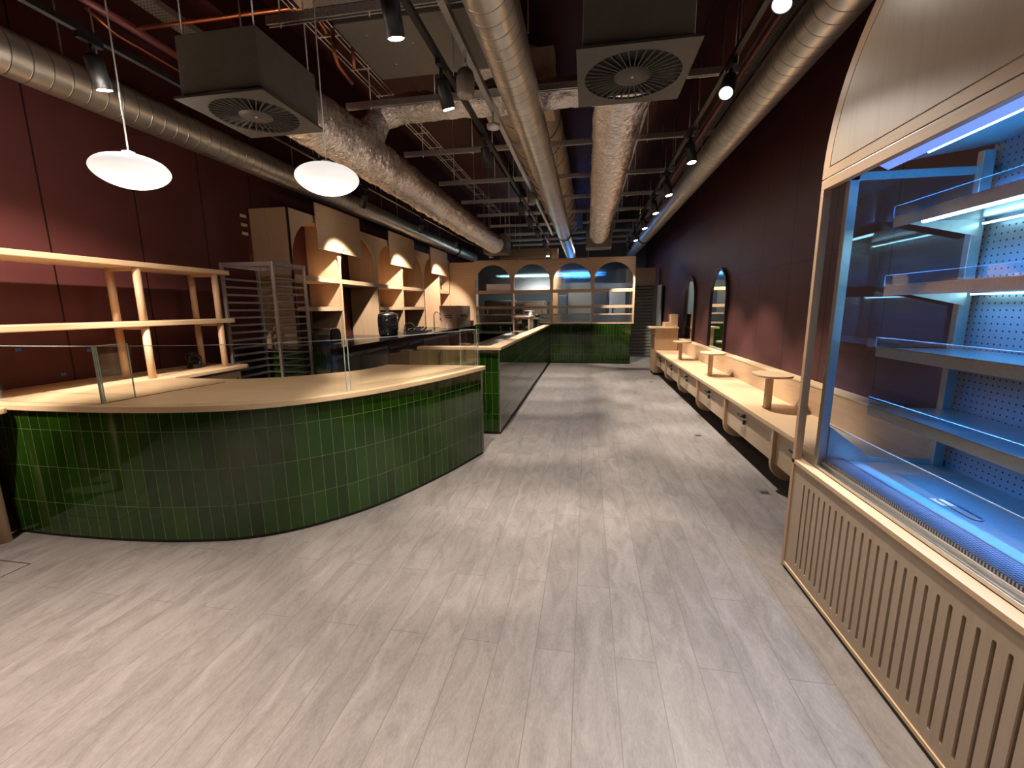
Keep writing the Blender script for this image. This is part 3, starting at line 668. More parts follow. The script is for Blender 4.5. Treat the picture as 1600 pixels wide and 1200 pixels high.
# roller shutter
k = thing('roller_shutter', 'grey slatted roller shutter beside the far end of the screen', 'shutter', (1.68, 13.5, 0))
mb = MB()
for i in range(22): mb.prism([(13.5, .02+i*.095), (13.47, .04+i*.095), (13.47, .09+i*.095), (13.5, .11+i*.095), (13.52, .11+i*.095), (13.52, .02+i*.095)], 'x', 1.32, 1.93)
mb.build('slats', M['shutter'], k)
bx(1.26, 1.95, 13.42, 13.7, 2.12, 2.62).build('shutter_box', M['beige_wall'], k)
for x in (1.26, 1.93): bx(x, x+.05, 13.44, 13.56, 0, 2.12).build('guide', M['grey_paint'], k)
k = thing('service_door', 'narrow white door leaf standing by the roller shutter', 'door', (2.05, 12.9, 0))
bx(2.0, 2.03, 12.6, 13.3, 0, 2.1).build('leaf', M['grey_paint'], k)

# ------------------------------------------------------------------ podium and bench on the right
pd = thing('podium', 'birch service podium with stepped top at the far end of the bench', 'podium', (1.7, 10.14, 0))
bx(1.5, 1.94, 9.9, 10.38, 0, .05).build('plinth', M['kick'], pd)
bx(1.475, 1.96, 9.85, 10.43, .05, 1.02).build('body', M['wood_z'], pd, bevel=.003)
bx(1.37, 1.97, 9.82, 10.45, 1.02, 1.06).build('top', M['pale_x'], pd, bevel=.005)
d = bx(1.465, 1.475, 9.9, 10.4, .72, 1.0).build('door', M['wood_z'], pd, bevel=.002)
MB().lathe([(.012, 0), (.014, .02)], n=10, M_=Matrix.Rotation(-PI/2, 4, 'Y'), c=(1.465, 10.0, .86)).build('lock', M['black'], d)
bx(1.68, 1.95, 9.9, 10.3, 1.06, 1.16).build('lower_step', M['wood_x'], pd, bevel=.003)
bx(1.8, 1.95, 9.9, 10.3, 1.16, 1.33).build('upper_step', M['wood_x'], pd, bevel=.003)

bn = thing('bench', 'long built-in birch bench with locked drawers and rounded fins along the right wall', 'bench', (1.75, 6.2, 0))
bx(1.5, 1.975, 2.62, 9.845, .51, .55).build('seat', M['pale_y'], bn, bevel=.004)
bx(1.975, 2.0, 2.62, 9.845, .51, .79).build('backrest', M['wood_y'], bn, bevel=.003)
bx(1.97, 2.09, 2.62, 9.845, .79, .81).build('backrest_cap', M['pale_y'], bn, bevel=.003)
bx(1.82, 2.09, 2.62, 9.8, 0, .51).build('plinth', M['kick'], bn)
finY = [2.46+.2, 3.68, 4.93, 6.15, 7.4, 8.63, 9.8]
for i, y in enumerate(finY):
    poly = [(1.505, .51), (1.505, .26)]+[(1.505+.15-.15*math.cos(math.radians(a)), .23-.15*math.sin(math.radians(a))) for a in range(0, 91, 15)]+[(1.82, .08), (1.82, .51)]
    MB().prism(poly, 'y', y-.022, y+.022).build('fin', M['wood_z'], bn, bevel=.003)
for a, b_ in zip(finY[:-1], finY[1:]):
    dr = bx(1.535, 1.555, a+.026, b_-.026, .225, .5).build('drawer', M['ash_y'], bn, bevel=.002)
    c = (a+b_)/2+.08
    lk = MB(); lk.box(1.512, 1.535, c-.018, c+.018, .425, .455); lk.tube([(1.515, c, .44), (1.498, c, .44), (1.498, c+.1, .442)], .009, 8)
    lk.build('latch', M['black'], dr)
    ky_ = MB(); ky_.tube([(1.518, c-.03, .405), (1.518, c-.03, .365)], .013, 8); ky_.box(1.518, 1.535, c-.035, c-.025, .39, .4); ky_.build('key', M['black'], dr)
# small tables on the bench
def pebble(cx, cy, rx, ry, e=2.3, n=40):
    return [(cx+rx*math.copysign(abs(math.cos(2*PI*k/n))**(2/e), math.cos(2*PI*k/n)), cy+ry*math.copysign(abs(math.sin(2*PI*k/n))**(2/e), math.sin(2*PI*k/n))) for k in range(n)]
first = None
for i, (y, lb) in enumerate(((4.3, 'nearest'), (6.255, 'middle'), (8.22, 'farthest'))):
    if first is None:
        k = thing('bench_table', '', 'table', (1.69, y, .551)); first = k
        MB().prism(pebble(1.71, y, .155, .2), 'z', .853, .876).build('tabletop', M['pale_x'], k, bevel=.006)
        MB().prism(rrect(1.665, 1.715, y-.045, y+.045, .02, 4), 'z', .551, .853).build('post', M['wood_z'], k)
    else:
        k = copy_tree(first); k.location.y = y
    tag(k, lb+' of the three small pebble-topped tables standing on the bench', 'table', 'small tables on the bench')
# mirrors
first = None
for y, lb in ((7.5, 'nearer arched mirror in the maroon wall, behind the middle bench table'), (9.48, 'farther arched mirror, close to the stepped podium')):
    if first is None:
        k = thing('arched_mirror', '', 'mirror', (XR, y, .81)); first = k
        R_ = .46; po = [(y-R_, .82)]+[(y-R_*math.cos(math.radians(a)), 1.64+R_*math.sin(math.radians(a))) for a in range(0, 181, 10)]+[(y+R_, .82)]
        R_ = .425; pi_ = [(y-R_, .82)]+[(y-R_*math.cos(math.radians(a)), 1.64+R_*math.sin(math.radians(a))) for a in range(0, 181, 10)]+[(y+R_, .82)]
        mb = MB(); n = len(po); vs = [(XR-.045, a, b_) for a, b_ in po]+[(XR-.045, a, b_) for a, b_ in pi_]+[(XR-.002, a, b_) for a, b_ in po]+[(XR-.002, a, b_) for a, b_ in pi_]
        fs = []
        for i in range(n-1): fs += [(i, i+1, n+i+1, n+i), (2*n+i, 3*n+i, 3*n+i+1, 2*n+i+1), (i, 2*n+i, 2*n+i+1, i+1), (n+i, n+i+1, 3*n+i+1, 3*n+i)]
        fs += [(0, n, 3*n, 2*n), (n-1, 3*n-1, 4*n-1, 2*n-1)]
        mb.add(vs, fs); mb.build('frame', M['mirror_frame'], k)
        MB().prism(pi_, 'x', XR-.02, XR-.012).build('mirror_glass', M['mirror'], k)
    else:
        k = copy_tree(first); k.location.y = y
    tag(k, lb, 'mirror', 'arched mirrors on the right wall')
# ------------------------------------------------------------------ refrigerated display case
X0 = 1.153; X1 = 1.183
dc = thing('display_surround', 'birch surround of the chilled display with big arched fascia and slotted base', 'surround', (X0, 1.7, 0))
YA, YN = 2.54, .90
cy = (YA+YN)/2; RR = (YA-YN)/2; ZS = 2.115
ap = [(YN, 2.12), (YA, 2.12)]+[(cy+RR*math.cos(math.radians(a)), ZS+RR*math.sin(math.radians(a))) for a in range(2, 179, 4)]
MB().prism(ap, 'x', X0+.004, X1).build('arch_backing', M['wood_z'], dc)
# raised border and inner panel leave a thin shadow groove
g = .062
ro = RR-g; zb = 2.165
inn = [(cy-ro*math.cos(math.asin(min(1, (zb-ZS)/ro))), zb), (cy+ro*math.cos(math.asin((zb-ZS)/ro)), zb)]
a0 = math.degrees(math.asin((zb-ZS)/ro))
inner_arc = [(cy+ro*math.cos(math.radians(a)), ZS+ro*math.sin(math.radians(a))) for a in [a0+(180-2*a0)*i/40 for i in range(41)]]
MB().prism(inner_arc, 'x', X0, X0+.005).build('arch_panel', M['pale_z'], dc, bevel=.001)
ro2 = ro+.005; a1 = math.degrees(math.asin((zb-.005-ZS)/ro2))
mb = MB(); outer = [(cy+RR*math.cos(math.radians(a)), ZS+RR*math.sin(math.radians(a))) for a in [180*i/40 for i in range(41)]]
in2 = [(cy+ro2*math.cos(math.radians(a)), ZS+ro2*math.sin(math.radians(a))) for a in [a1+(180-2*a1)*i/40 for i in range(41)]]
ring = [(cy+RR, 2.117), ]+outer[1:-1]+[(cy-RR, 2.117)]+[(cy-RR+.001, 2.117), (in2[-1][0], 2.117)]
n = len(outer)
vs = [(X0, a, max(b_, 2.117)) for a, b_ in outer]+[(X0, a, b_) for a, b_ in in2]+[(X0+.005, a, max(b_, 2.117)) for a, b_ in outer]+[(X0+.005, a, b_) for a, b_ in in2]
fs = []
for i in range(n-1): fs += [(i, n+i, n+i+1, i+1), (i, i+1, 2*n+i+1, 2*n+i), (n+i, 3*n+i, 3*n+i+1, n+i+1)]
mb.add(vs, fs); mb.prism([(cy-RR, 2.117), (cy+RR, 2.117), (in2[0][0], zb-.005), (in2[-1][0], zb-.005)], 'x', X0, X0+.005)
mb.build('arch_border', M['wood_y'], dc)
bx(X0, X1, YN, YA, 2.065, 2.112).build('lintel', M['wood_y'], dc, bevel=.002)
bx(X0, 1.19, YA-.03, YA, .655, 2.065).build('jamb', M['wood_z'], dc, bevel=.002)
bx(X0, 1.19, YN, YN+.03, .655, 2.065).build('jamb', M['wood_z'], dc, bevel=.002)
bx(X0, 1.205, YN, YA-.0, .632, .655).build('sill', M['pale_y'], dc, bevel=.002)
# slotted panel
mb = MB(); zlo, zhi, s0, s1, rr_ = .04, .632, .09, .557, .0075
y = 2.389+.025
mb.prism([(y, zlo), (YA-.03, zlo), (YA-.03, zhi), (y, zhi)], 'x', X0+.006, X0+.024)
k_ = 0
while y > YN+.04:
    yc = y-.025
    for sgn, ye in ((1, y), (-1, y-.05)):
        p = [(ye, zlo), (yc, zlo), (yc, s0)]
        p += [(yc+sgn*rr_*math.sin(math.radians(a)), s0+rr_-rr_*math.cos(math.radians(a))) for a in (30, 60, 90)]
        p += [(yc+sgn*rr_*math.sin(math.radians(a)), s1-rr_-rr_*math.cos(math.radians(a))) for a in (90, 120, 150)]
        p += [(yc, s1), (yc, zhi), (ye, zhi)]
        mb.prism(p, 'x', X0+.006, X0+.024)
    y -= .05
mb.build('slotted_panel', M['pale_z'], dc)
bx(X0, X0+.03, YA-.03, YA, .0, .655).build('corner_post', M['wood_z'], dc, bevel=.002)
bx(X0, X0+.03, YN, YA-.03, .02, .038).build('bottom_rail', M['pale_y'], dc, bevel=.001)
bx(X0+.03, X0+.05, YN, YA-.03, .0, .63).build('inner_lining', M['kick'], dc)
bx(X0+.004, X0+.03, YN, YA-.03, .0, .02).build('plinth', M['kick'], dc)
bx(X0+.03, 2.05, YA-.025, YA, .0, .5).build('side_panel', M['wood_z'], dc)

fr = thing('display_fridge', 'open chilled display case with steel shelves lit by blue lamps', 'display fridge', (1.6, 1.7, 0))
FY0, FY1 = .95, 2.41
bx(1.21, 2.02, FY0, FY1, .0, .66).build('base_unit', M['black'], fr)
bx(1.295, 1.78, FY0, FY1, .68, .70).build('deck', M['steel_dull'], fr)
mb = MB(); mb.box(1.207, 1.217, FY0, FY1, .655, .672); mb.box(1.217, 1.23, FY0, FY1, .655, .665); mb.box(1.23, 1.236, FY0, FY1, .655, .69); mb.build('front_rail', M['steel'], fr, bevel=.002)
bx(1.236, 1.33, FY0, FY1, .69, .705).build('air_grille', M['grille'], fr)
bx(1.33, 1.336, FY0, FY1, .69, .71).build('trough_lip', M['steel'], fr)
g_ = thing; 
bx(1.242, 1.247, FY0, FY1-.015, .705, .89).build('front_glass', M['acrylic'], fr)
bx(1.2415, 1.2475, FY0, FY1-.015, .89, .893).build('glass_edge', M['acrylic_edge'], fr)
bx(1.78, 1.8, FY0, FY1, .70, 2.2).build('back_panel', M['pegboard'], fr)
for y in (FY1-.035, 1.68, FY0):
    bx(1.72, 1.765, y, y+.035, .70, 2.17).build('upright', M['steel_dull'], fr, bevel=.002)
# side frame with glass
bx(1.21, 1.25, FY1-.012, FY1+.022, .66, 2.13).build('front_post', M['steel_dull'], fr, bevel=.002)
bx(1.205, 1.78, FY1-.012, FY1+.005, 2.075, 2.11).build('side_top_rail', M['steel_dull'], fr, bevel=.002)
bx(1.25, 1.78, FY1-.012, FY1+.005, .70, .725).build('side_bottom_rail', M['steel_dull'], fr, bevel=.002)
bx(1.25, 1.72, FY1-.004, FY1, .725, 2.075).build('side_glass', M['acrylic'], fr)
MB().prism([(1.25, .725), (1.45, .725), (1.25, .88)], 'y', FY1-.02, FY1-.006).build('corner_gusset', M['steel_dull'], fr)
bx(1.205, 1.225, FY0, FY1, 2.11, 2.16).build('canopy_front', M['steel_dull'], fr)
MB().prism([(1.2, 2.2), (1.3, 2.13), (1.8, 2.2), (1.8, 2.25), (1.2, 2.25)], 'y', FY0, FY1).build('canopy', M['steel_dull'], fr)
MB().prism([(1.235, 2.12), (1.3, 2.085), (1.31, 2.1), (1.245, 2.14)], 'y', FY0, FY1-.12).build('glowing_trim', M['trim_glow'], fr)  # steel trim, no lamp itself; its blue lighting is set as a dim glow
MB().tube([(1.335, FY0, 2.1), (1.335, FY1-.3, 2.1)], .006, 8).build('light_tube', M['tube_cyan'], fr)
for i, zb_ in enumerate((1.85, 1.54, 1.25, .955)):
    xs_ = 1.4; ye = 2.37
    sh = MB(); sh.box(xs_, 1.76, FY0+.02, ye, zb_+.025, zb_+.04); sh.box(xs_-.004, xs_, FY0+.02, ye, zb_, zb_+.05)
    s_ = sh.build('shelf', M['steel'], fr)
    bx(xs_-.008, xs_-.005, FY0+.02, ye, zb_+.045, zb_+.092).build('price_riser', M['acrylic'], s_)
    e = MB(); e.box(xs_-.0085, xs_-.0045, FY0+.02, ye, zb_+.092, zb_+.0937); e.box(xs_-.0085, xs_-.0045, ye-.002, ye, zb_+.045, zb_+.092); e.build('riser_edge', M['acrylic_edge'], s_)
    if i < 4:
        for y in (ye-.012, 1.69): MB().prism([(xs_+.01, zb_+.024), (1.73, zb_+.024), (1.73, zb_-.05)], 'y', y-.002, y+.002).build('bracket', M['steel_dull'], s_)
    if i == 0: MB().tube([(xs_+.03, FY0+.05, zb_+.006), (xs_+.03, ye-.14, zb_+.006)], .011, 10).build('light_tube', M['tube_cyan'], s_)
    if i in (0, 1): bx(1.73, 1.745, FY0+.05, ye-.03, zb_-.002, zb_+.004).build('rear_light', M['tube_cyan'], s_)
# drain slot and label on the deck
mb = MB(); mb.tube([(1.46+.02*math.cos(a*PI/8)+(0), (1.93 if math.sin(a*PI/8) > 0 else 1.78)+.02*math.sin(a*PI/8), .703) for a in range(16)]+[(1.48, 1.93, .703)], .003, 6)
mb.build('drain_slot', M['acrylic_edge'], fr)
bx(1.42, 1.47, 1.88, 1.95, .7, .702).build('sticker', M['paper_tab'], fr)
k = MB(); k.tube([(1.24, 2.47, .66), (1.25, 2.46, .69), (1.27, 2.465, .675), (1.25, 2.475, .665)], .009, 8)
tag(k.build('cable_end', M['black']), 'small black cable end at the foot of the display jamb', 'cable')

# ------------------------------------------------------------------ ceiling services
def duct(name, label, x, z, y0, y1, r=.15, clamps=()):
    root = thing(name, label, 'duct', (x, (y0+y1)/2, z))
    mb = MB(); n = 48; ys = [y0+(y1-y0)*i/10 for i in range(11)]
    mb.tube([(x, y, z) for y in ys], r, n)
    # the material's helix is centred on this part's own axis
    mb.build('pipe', M['spiral'], root)
    for y in clamps:
        for dy in (0, .07): MB().tube([(x, y+dy, z), (x, y+dy+.03, z)], r+.014, 32).build('clamp', M['black'], root)
    for y in (3.0, 5.62, 8.2, 10.65):
        for s in (-1, 1): bx(x+s*(r+.012)-.004, x+s*(r+.012)+.004, y-.004, y+.004, z, 3.42 if x > -2.4 else ZC).build('hanger_rod', M['galv'], root)
    return root
duct('spiral_duct', 'spiral ventilation duct along the left maroon wall', -3.79, 3.18, -1.5, 14.5, .145, (12.4,))
duct('spiral_duct', 'spiral ventilation duct down the middle of the ceiling', -.56, 3.19, -1.5, 15.7, .15, (10.5,))
duct('spiral_duct', 'spiral ventilation duct along the right maroon wall', 1.42, 3.26, -1.5, 15.5, .15, (11.9,))

def foil_tube(pts, r, amp, seed, n=64, step=.0115):
    P = []
    for a, b_ in zip(pts[:-1], pts[1:]):
        a, b_ = Vector(a), Vector(b_); k = max(1, int((b_-a).length/step))
        P += [a+(b_-a)*i/k for i in range(k)]
    P.append(Vector(pts[-1]))
    for _ in range(30):
        P = [P[0]]+[(P[i-1]+P[i]*2+P[i+1])/4 for i in range(1, len(P)-1)]+[P[-1]]
    mb = MB(); mb.tube(P, r, n)
    for i in range(len(mb.v)):
        ring = i//n; c = P[min(ring, len(P)-1)]; v = Vector(mb.v[i]); d = v-c
        k = amp*(1.1*noise.noise(Vector((v.x*6+seed, v.y*7, v.z*6)))+1.3*abs(noise.noise(Vector((v.x*11+seed, v.y*34+v.x*5, v.z*11))))+.7*abs(noise.noise(Vector((v.x*30, v.y*22+v.z*20+seed, v.z*30)))))
        mb.v[i] = tuple(c+d*(1+k/r))
    return mb
k = thing('foil_duct', 'fat foil wrapped duct leaving the left air box toward the screen', 'duct', (-2.3, 7, 3.07))
foil_tube([(-2.2, 3.065, 3.0), (-2.25, 4, 3.05), (-2.3, 6, 3.07), (-2.3, 10.99, 3.07)], .2, .019, 1).build('wrap', M['foil'], k)
foil_tube([(-2.22, 4.35, 3.05), (-2.2, 4.45, 3.3), (-2.12, 4.52, 3.47), (-1.85, 4.52, 3.5), (-1.0, 4.52, 3.5), (0.1, 4.48, 3.5)], .125, .014, 3).build('branch', M['foil'], k)
k = thing('foil_duct', 'foil wrapped duct leaving the right air box toward the screen', 'duct', (.23, 7, 3.15))
foil_tube([(.22, 3.037, 3.08), (.23, 4, 3.14), (.23, 6, 3.15), (.23, 10.54, 3.15)], .2, .016, 5).build('wrap', M['foil'], k)
k = thing('foil_elbow', 'short crumpled foil duct above the middle track', 'duct', (-.95, 3.9, 3.6))
foil_tube([(-1.15, 4.12, 3.66), (-1.0, 4.12, 3.62), (-.8, 4.13, 3.66), (-.72, 4.14, 3.8)], .12, .01, 9).build('wrap', M['foil'], k)

def plenum(name, label, x0, x1, y0, y1, z0, z1):
    k = thing(name, label, 'air box', ((x0+x1)/2, (y0+y1)/2, z0))
    bx(x0, x1, y0, y1, z0, z1).build('box', M['grey_paint'], k, bevel=.004)
    for x in (x0+.03, x1-.03):
        for y in (y0+.03, y1-.03): MB().tube([(x, y, z1), (x, y, ZC)], .005, 6).build('hanger_rod', M['galv'], k)
    return k
def swirl(k, x0, x1, y0, y1, z):
    cx, cy = (x0+x1)/2, (y0+y1)/2; R_ = .262; r_ = .1; nb = 36
    # square plate with a round opening, in four-fold pieces
    mb = MB(); n = 48; pts = [(cx+R_*math.cos(2*PI*i/n), cy+R_*math.sin(2*PI*i/n)) for i in range(n)]
    def sq(i):
        a = 2*PI*i/n; c, s = math.cos(a), math.sin(a); m_ = max(abs(c), abs(s)); return (cx+(x1-x0)/2*c/m_, cy+(y1-y0)/2*s/m_)
    vs = [(p[0], p[1], z) for p in pts]+[(*sq(i), z) for i in range(n)]+[(p[0], p[1], z+.012) for p in pts]+[(*sq(i), z+.012) for i in range(n)]
    fs = []
    for i in range(n):
        j = (i+1) % n; fs += [(i, j, n+j, n+i), (2*n+i, 3*n+i, 3*n+j, 2*n+j), (n+i, n+j, 3*n+j, 3*n+i), (i, 2*n+i, 2*n+j, j)]
    mb.add(vs, fs); pl = mb.build('diffuser_plate', M['diffuser'], k)
    MB().lathe([(.0, .012), (r_, .012), (r_, .0), (.012, -.001)], (cx, cy, z+.0), 40).build('centre_disc', M['diffuser'], pl)
    bl = MB()
    for i in range(nb):
        a = 2*PI*i/nb; u = Vector((math.cos(a), math.sin(a), 0)); w = Vector((-math.sin(a), math.cos(a), 0))
        c = Vector((cx, cy, z)); p = []
        for rr, hw in ((r_-.005, .0018), (R_+.004, .0032)):
            for s_, dz in ((-1, .0), (1, .0)): p.append(c+u*rr+w*s_*hw+Vector((0, 0, dz)))
        p2 = [q+Vector((0, 0, .012)) for q in p]
        bl.add(p+p2, [(0, 1, 3, 2), (4, 6, 7, 5), (0, 4, 5, 1), (2, 3, 7, 6), (0, 2, 6, 4), (1, 5, 7, 3)])
    bl.build('swirl_vanes', M['diffuser'], pl)
    MB().lathe([(.265, .034), (.265, .0345)], (cx, cy, z), 40).build('dark_throat', M['kick'], pl)
    MB().lathe([(.008, -.004), (.008, 0)], (cx, cy, z), 10).build('screw', M['white'], pl)
k = plenum('air_box', 'grey air box with round swirl diffuser hanging at upper left', -2.46, -1.915, 2.5, 3.06, 2.8, 3.12); swirl(k, -2.49, -1.885, 2.47, 3.09, 2.765)
k = plenum('air_box', 'grey air box with swirl diffuser hanging right of the middle spiral duct', -.05, .49, 2.46, 3.03, 2.8, 3.45); swirl(k, -.08, .525, 2.42, 3.06, 2.765)
plenum('air_box', 'distant grey air box at the end of the left foil duct', -2.62, -2.02, 11.0, 11.6, 2.87, 3.32)
plenum('air_box', 'distant grey air box at the end of the right foil duct', -.06, .53, 10.55, 11.1, 2.87, 3.35)
k = thing('fan_coil_unit', 'large flat grey ceiling unit above the middle spotlight track', 'air conditioner', (-1.35, 3.5, 3.5))
bx(-1.83, -.83, 3.2, 3.96, 3.5, 3.85).build('casing', M['grey_paint'], k, bevel=.004)
bx(-2.0, -.6, 3.0, 3.1, 3.56, 3.66).build('support_channel', M['galv'], k)
bx(-2.05, -.6, 2.75, 2.8, 3.62, 3.67).build('support_channel', M['galv'], k)
bx(-1.5, -.55, 2.86, 2.98, 3.56, 3.7).build('drip_tray', M['grey_paint'], k)
for x in (-1.8, -.86):
    for y in (3.23, 3.93): MB().tube([(x, y, 3.85), (x, y, ZC)], .006, 6).build('hanger_rod', M['galv'], k)
sc2 = MB()
for x, y in ((-1.6, 3.75), (-1.35, 3.5), (-1.2, 3.7), (-1.65, 3.35), (-1.05, 3.85)): sc2.lathe([(.006, -.003), (.006, 0)], (x, y, 3.5), 8)
sc2.build('screws', M['white'], k)
k = thing('fabric_duct', 'broad beige wrapped duct with bands above the middle spiral duct', 'duct', (-.7, 7.5, 3.8))
MB().tube([(-.75, 5.0, 3.87), (-.7, 8, 3.87), (-.66, 13, 3.87)], .36, 40).build('wrap', M['beige'], k)
for i in range(14): 
    y = 5.3+i*.55; MB().tube([(-.74+.007*i, y, 3.87), (-.74+.007*i, y+.02, 3.87)], .364, 40).build('band', M['redpipe'], k)
bx(-1.1, -.38, 4.85, 5.1, 3.5, 4.1).build('end_box', M['beige'], k, bevel=.005)

# cross struts on drop rods
for i, y in enumerate((3.0, 4.26, 5.62, 6.95, 8.2, 9.4, 10.65, 11.9, 12.9, 13.9)):
    k = thing('ceiling_strut', ['nearest', 'second', 'third', 'fourth', 'fifth', 'sixth', 'seventh', 'eighth', 'ninth', 'farthest'][i]+' cross strut of the ceiling grid, counted from the camera', 'strut', (-.4, y, 3.42), 'cross struts hung below the maroon deck')
    mb = MB(); xa, xb_ = (-2.35, 1.6) if i else (-2.2, 1.3)
    mb.box(xa, xb_, y-.02, y-.017, 3.42, 3.475); mb.box(xa, xb_, y+.017, y+.02, 3.42, 3.475); mb.box(xa, xb_, y-.017, y+.017, 3.472, 3.475); mb.box(xa, xb_, y-.017, y-.009, 3.42, 3.423); mb.box(xa, xb_, y+.009, y+.017, 3.42, 3.423)
    mb.build('channel', M['galv'], k)
    for x in (-2.1, -1.45, .65, 1.2): MB().tube([(x, y, 3.4), (x, y, ZC)], .005, 6).build('drop_rod', M['galv'], k)
def run(name, label, cat, pts, r, mat, n=10, fit=()):
    k = thing(name, label, cat, pts[0]); P = [Vector(p) for p in pts]
    MB().tube(P, r, n).build('pipe', mat, k)
    for q in fit: MB().tube([Vector(q)-Vector((0, .015, 0)), Vector(q)+Vector((0, .015, 0))], r*1.5, n).build('coupling', mat, k)
run('copper_pipe', 'copper pipe crossing above the left air box and bending down', 'pipe', [(-3.54, 3.27, 3.7), (-3.19, 3.275, 3.7), (-2.2, 3.28, 3.7), (-2.1, 3.29, 3.69), (-2.04, 3.36, 3.66), (-2.02, 3.44, 3.6)], .016, M['copper'])
run('copper_pipe', 'short upright copper pipe beside the ceiling unit', 'pipe', [(-2.02, 3.52, 3.72), (-2.02, 3.52, 3.52), (-2.04, 3.6, 3.46), (-2.06, 3.85, 3.44)], .016, M['copper'])
run('copper_pipe', 'thin upright copper pipe at the corner of the ceiling unit', 'pipe', [(-1.9, 3.6, 3.8), (-1.9, 3.6, 3.42)], .014, M['copper'])
run('red_pipe', 'dark red sprinkler pipe at upper left, above the left track', 'pipe', [(-3.57, -1, 3.7), (-3.57, 13, 3.7)], .034, M['redpipe'], 14)
run('copper_pipe', 'thin copper pipe beside the left sprinkler pipe', 'pipe', [(-3.8, 3.1, 3.78), (-3.78, 3.3, 3.7), (-3.78, 9, 3.7)], .014, M['copper'])
run('red_pipe', 'dark red sprinkler pipe along the right track', 'pipe', [(1.2, -1, 3.37), (1.2, 13, 3.37)], .022, M['redpipe'], 12)
for (x, y, z0) in ((-2.6, 3.6, 3.44), (1.0, 3.35, 3.3)):
    pass
k = thing('wire_ladder', 'steel wire cable ladder running away left of the ceiling unit', 'cable ladder', (-2.1, 5.5, 3.66))
for x in (-2.19, -2.15, -2.05, -2.01): MB().tube([(x, 2.4, 3.68), (x, 10.5, 3.68)], .005, 6).build('wire', M['galv'], k)
for j in range(16): bx(-2.2, -2.0, 2.6+j*.5, 2.61+j*.5, 3.675, 3.685).build('rung', M['galv'], k)
def tray(label, x0, x1, z, y0, y1, mat=M['tray_perf'], ztop=ZC):
    k = thing('cable_tray', label, 'cable tray', ((x0+x1)/2, (y0+y1)/2, z))
    bx(x0, x1, y0, y1, z, z+.003).build('bottom', mat, k)
    for x in (x0, x1-.003): bx(x, x+.003, y0, y1, z+.003, z+.05).build('side', M['galv'], k)
    y = y0+.9
    while y < y1: MB().tube([(x0+.004, y, z), (x0+.004, y, ztop)], .004, 6).build('hanger', M['galv'], k); y += 2.5
tray('perforated cable tray beside the right foil duct', .5, .57, 3.48, 3.3, 10.4)
tray('perforated cable tray between the right track and the right spiral duct', 1.24, 1.36, 3.47, -1, 12)
tray('cable tray high at upper left', -3.45, -3.3, 3.82, -.5, 6)
tray('narrow cable tray close to the middle track', -.93, -.885, 3.32, 2.0, 11.5, M['galv'], 3.42)
MB_d = [(-.91, 4.33, 3.17, 'white round smoke detector below the ceiling grid, near the middle spiral duct', .06)]
for x, y, z, lb, r in MB_d:
    k = thing('smoke_detector', lb, 'smoke detector', (x, y, z))
    MB().lathe([(.02, -.03), (r, -.015), (r+.005, .015), (.02, .02)], (x, y, z+.02), 28).build('dome', M['white'], k)
    MB().tube([(x, y, z+.03), (x, y, 3.32)], .008, 6).build('stem', M['white'], k)
for x, y, z, lb in ((-.905, 3.35, 3.02, 'boxy beige sensor hanging beside the middle track'), (-.905, 7.2, 3.12, 'small beige sensor farther along the middle track')):
    k = thing('ceiling_sensor', lb, 'sensor', (x, y, z))
    MB().lathe([(.05, 0), (.065, .02), (.07, .12), (.055, .17), (.03, .19)], (x, y, z), 10).build('housing', M['sensor'], k, bevel=.004)
    MB().tube([(x, y, z+.19), (x, y, 3.32)], .012, 8).build('stem', M['galv'], k)
k = thing('sprinkler_head', 'white sprinkler head hanging above the leftmost screen arch', 'sprinkler', (-2.55, 11.4, 2.83))
MB().lathe([(.05, 0), (.06, .02), (.02, .05), (.015, .2)], (-2.57, 11.68, 2.83), 16).build('head', M['white'], k)
MB().tube([(-2.57, 11.68, 3.02), (-2.57, 11.68, ZC)], .008, 6).build('stem', M['galv'], k)
k = thing('hanging_strip', 'blue flat strip hanging from a far cross strut right of the middle spiral duct', 'hanger', (-.02, 9.6, 3.3))
bx(-.25, -.13, 9.44, 9.46, 3.12, 3.47).build('blade', M['blue_tape'], k)

# ------------------------------------------------------------------ pendants
def prof(Rr, h):
    top = [(Rr*math.sin(math.radians(a)), h*.46*(1-math.sin(math.radians(a))**2.3)**.52) for a in range(4, 90, 4)]
    out = [(Rr*math.sin(math.radians(a)), -h*.54*(1-math.sin(math.radians(a))**1.9)**.58) for a in range(2, 90, 4)]
    return out+[(Rr, 0)]+top[::-1]
first = None
for (x, y, z), lb in (((-2.93, 2.52, 2.4), 'left of the two glowing opal glass pendant lamps over the green counter'), ((-1.80, 2.93, 2.4), 'right of the two glowing opal glass pendant lamps over the green counter')):
    if first is None:
        k = thing('pendant_lamp', '', 'pendant lamp', (x, y, z)); first = k
        MB().lathe(prof(.209, .2), (x, y, z), 48).build('opal_shade', M['globe'], k)
        MB().lathe([(.035, .096), (.035, .112), (.012, .12)], (x, y, z), 20).build('cap', M['white'], k)
        MB().tube([(x, y, z+.1), (x, y, ZC)], .0045, 8).build('cable', M['white'], k)
        li = bpy.data.lights.new('pendant_light', 'POINT'); li.energy = 5; li.color = (1, .86, .72); li.shadow_soft_size = .1
        lo = bpy.data.objects.new('pendant_light', li); COL.objects.link(lo); lo.parent = k; lo.location = (0, 0, -.16)
        lo['_o'] = [0, 0, 0]
    else:
        k = copy_tree(first); k.location = (x, y, z)
    tag(k, lb, 'pendant lamp', 'opal pendant lamps')

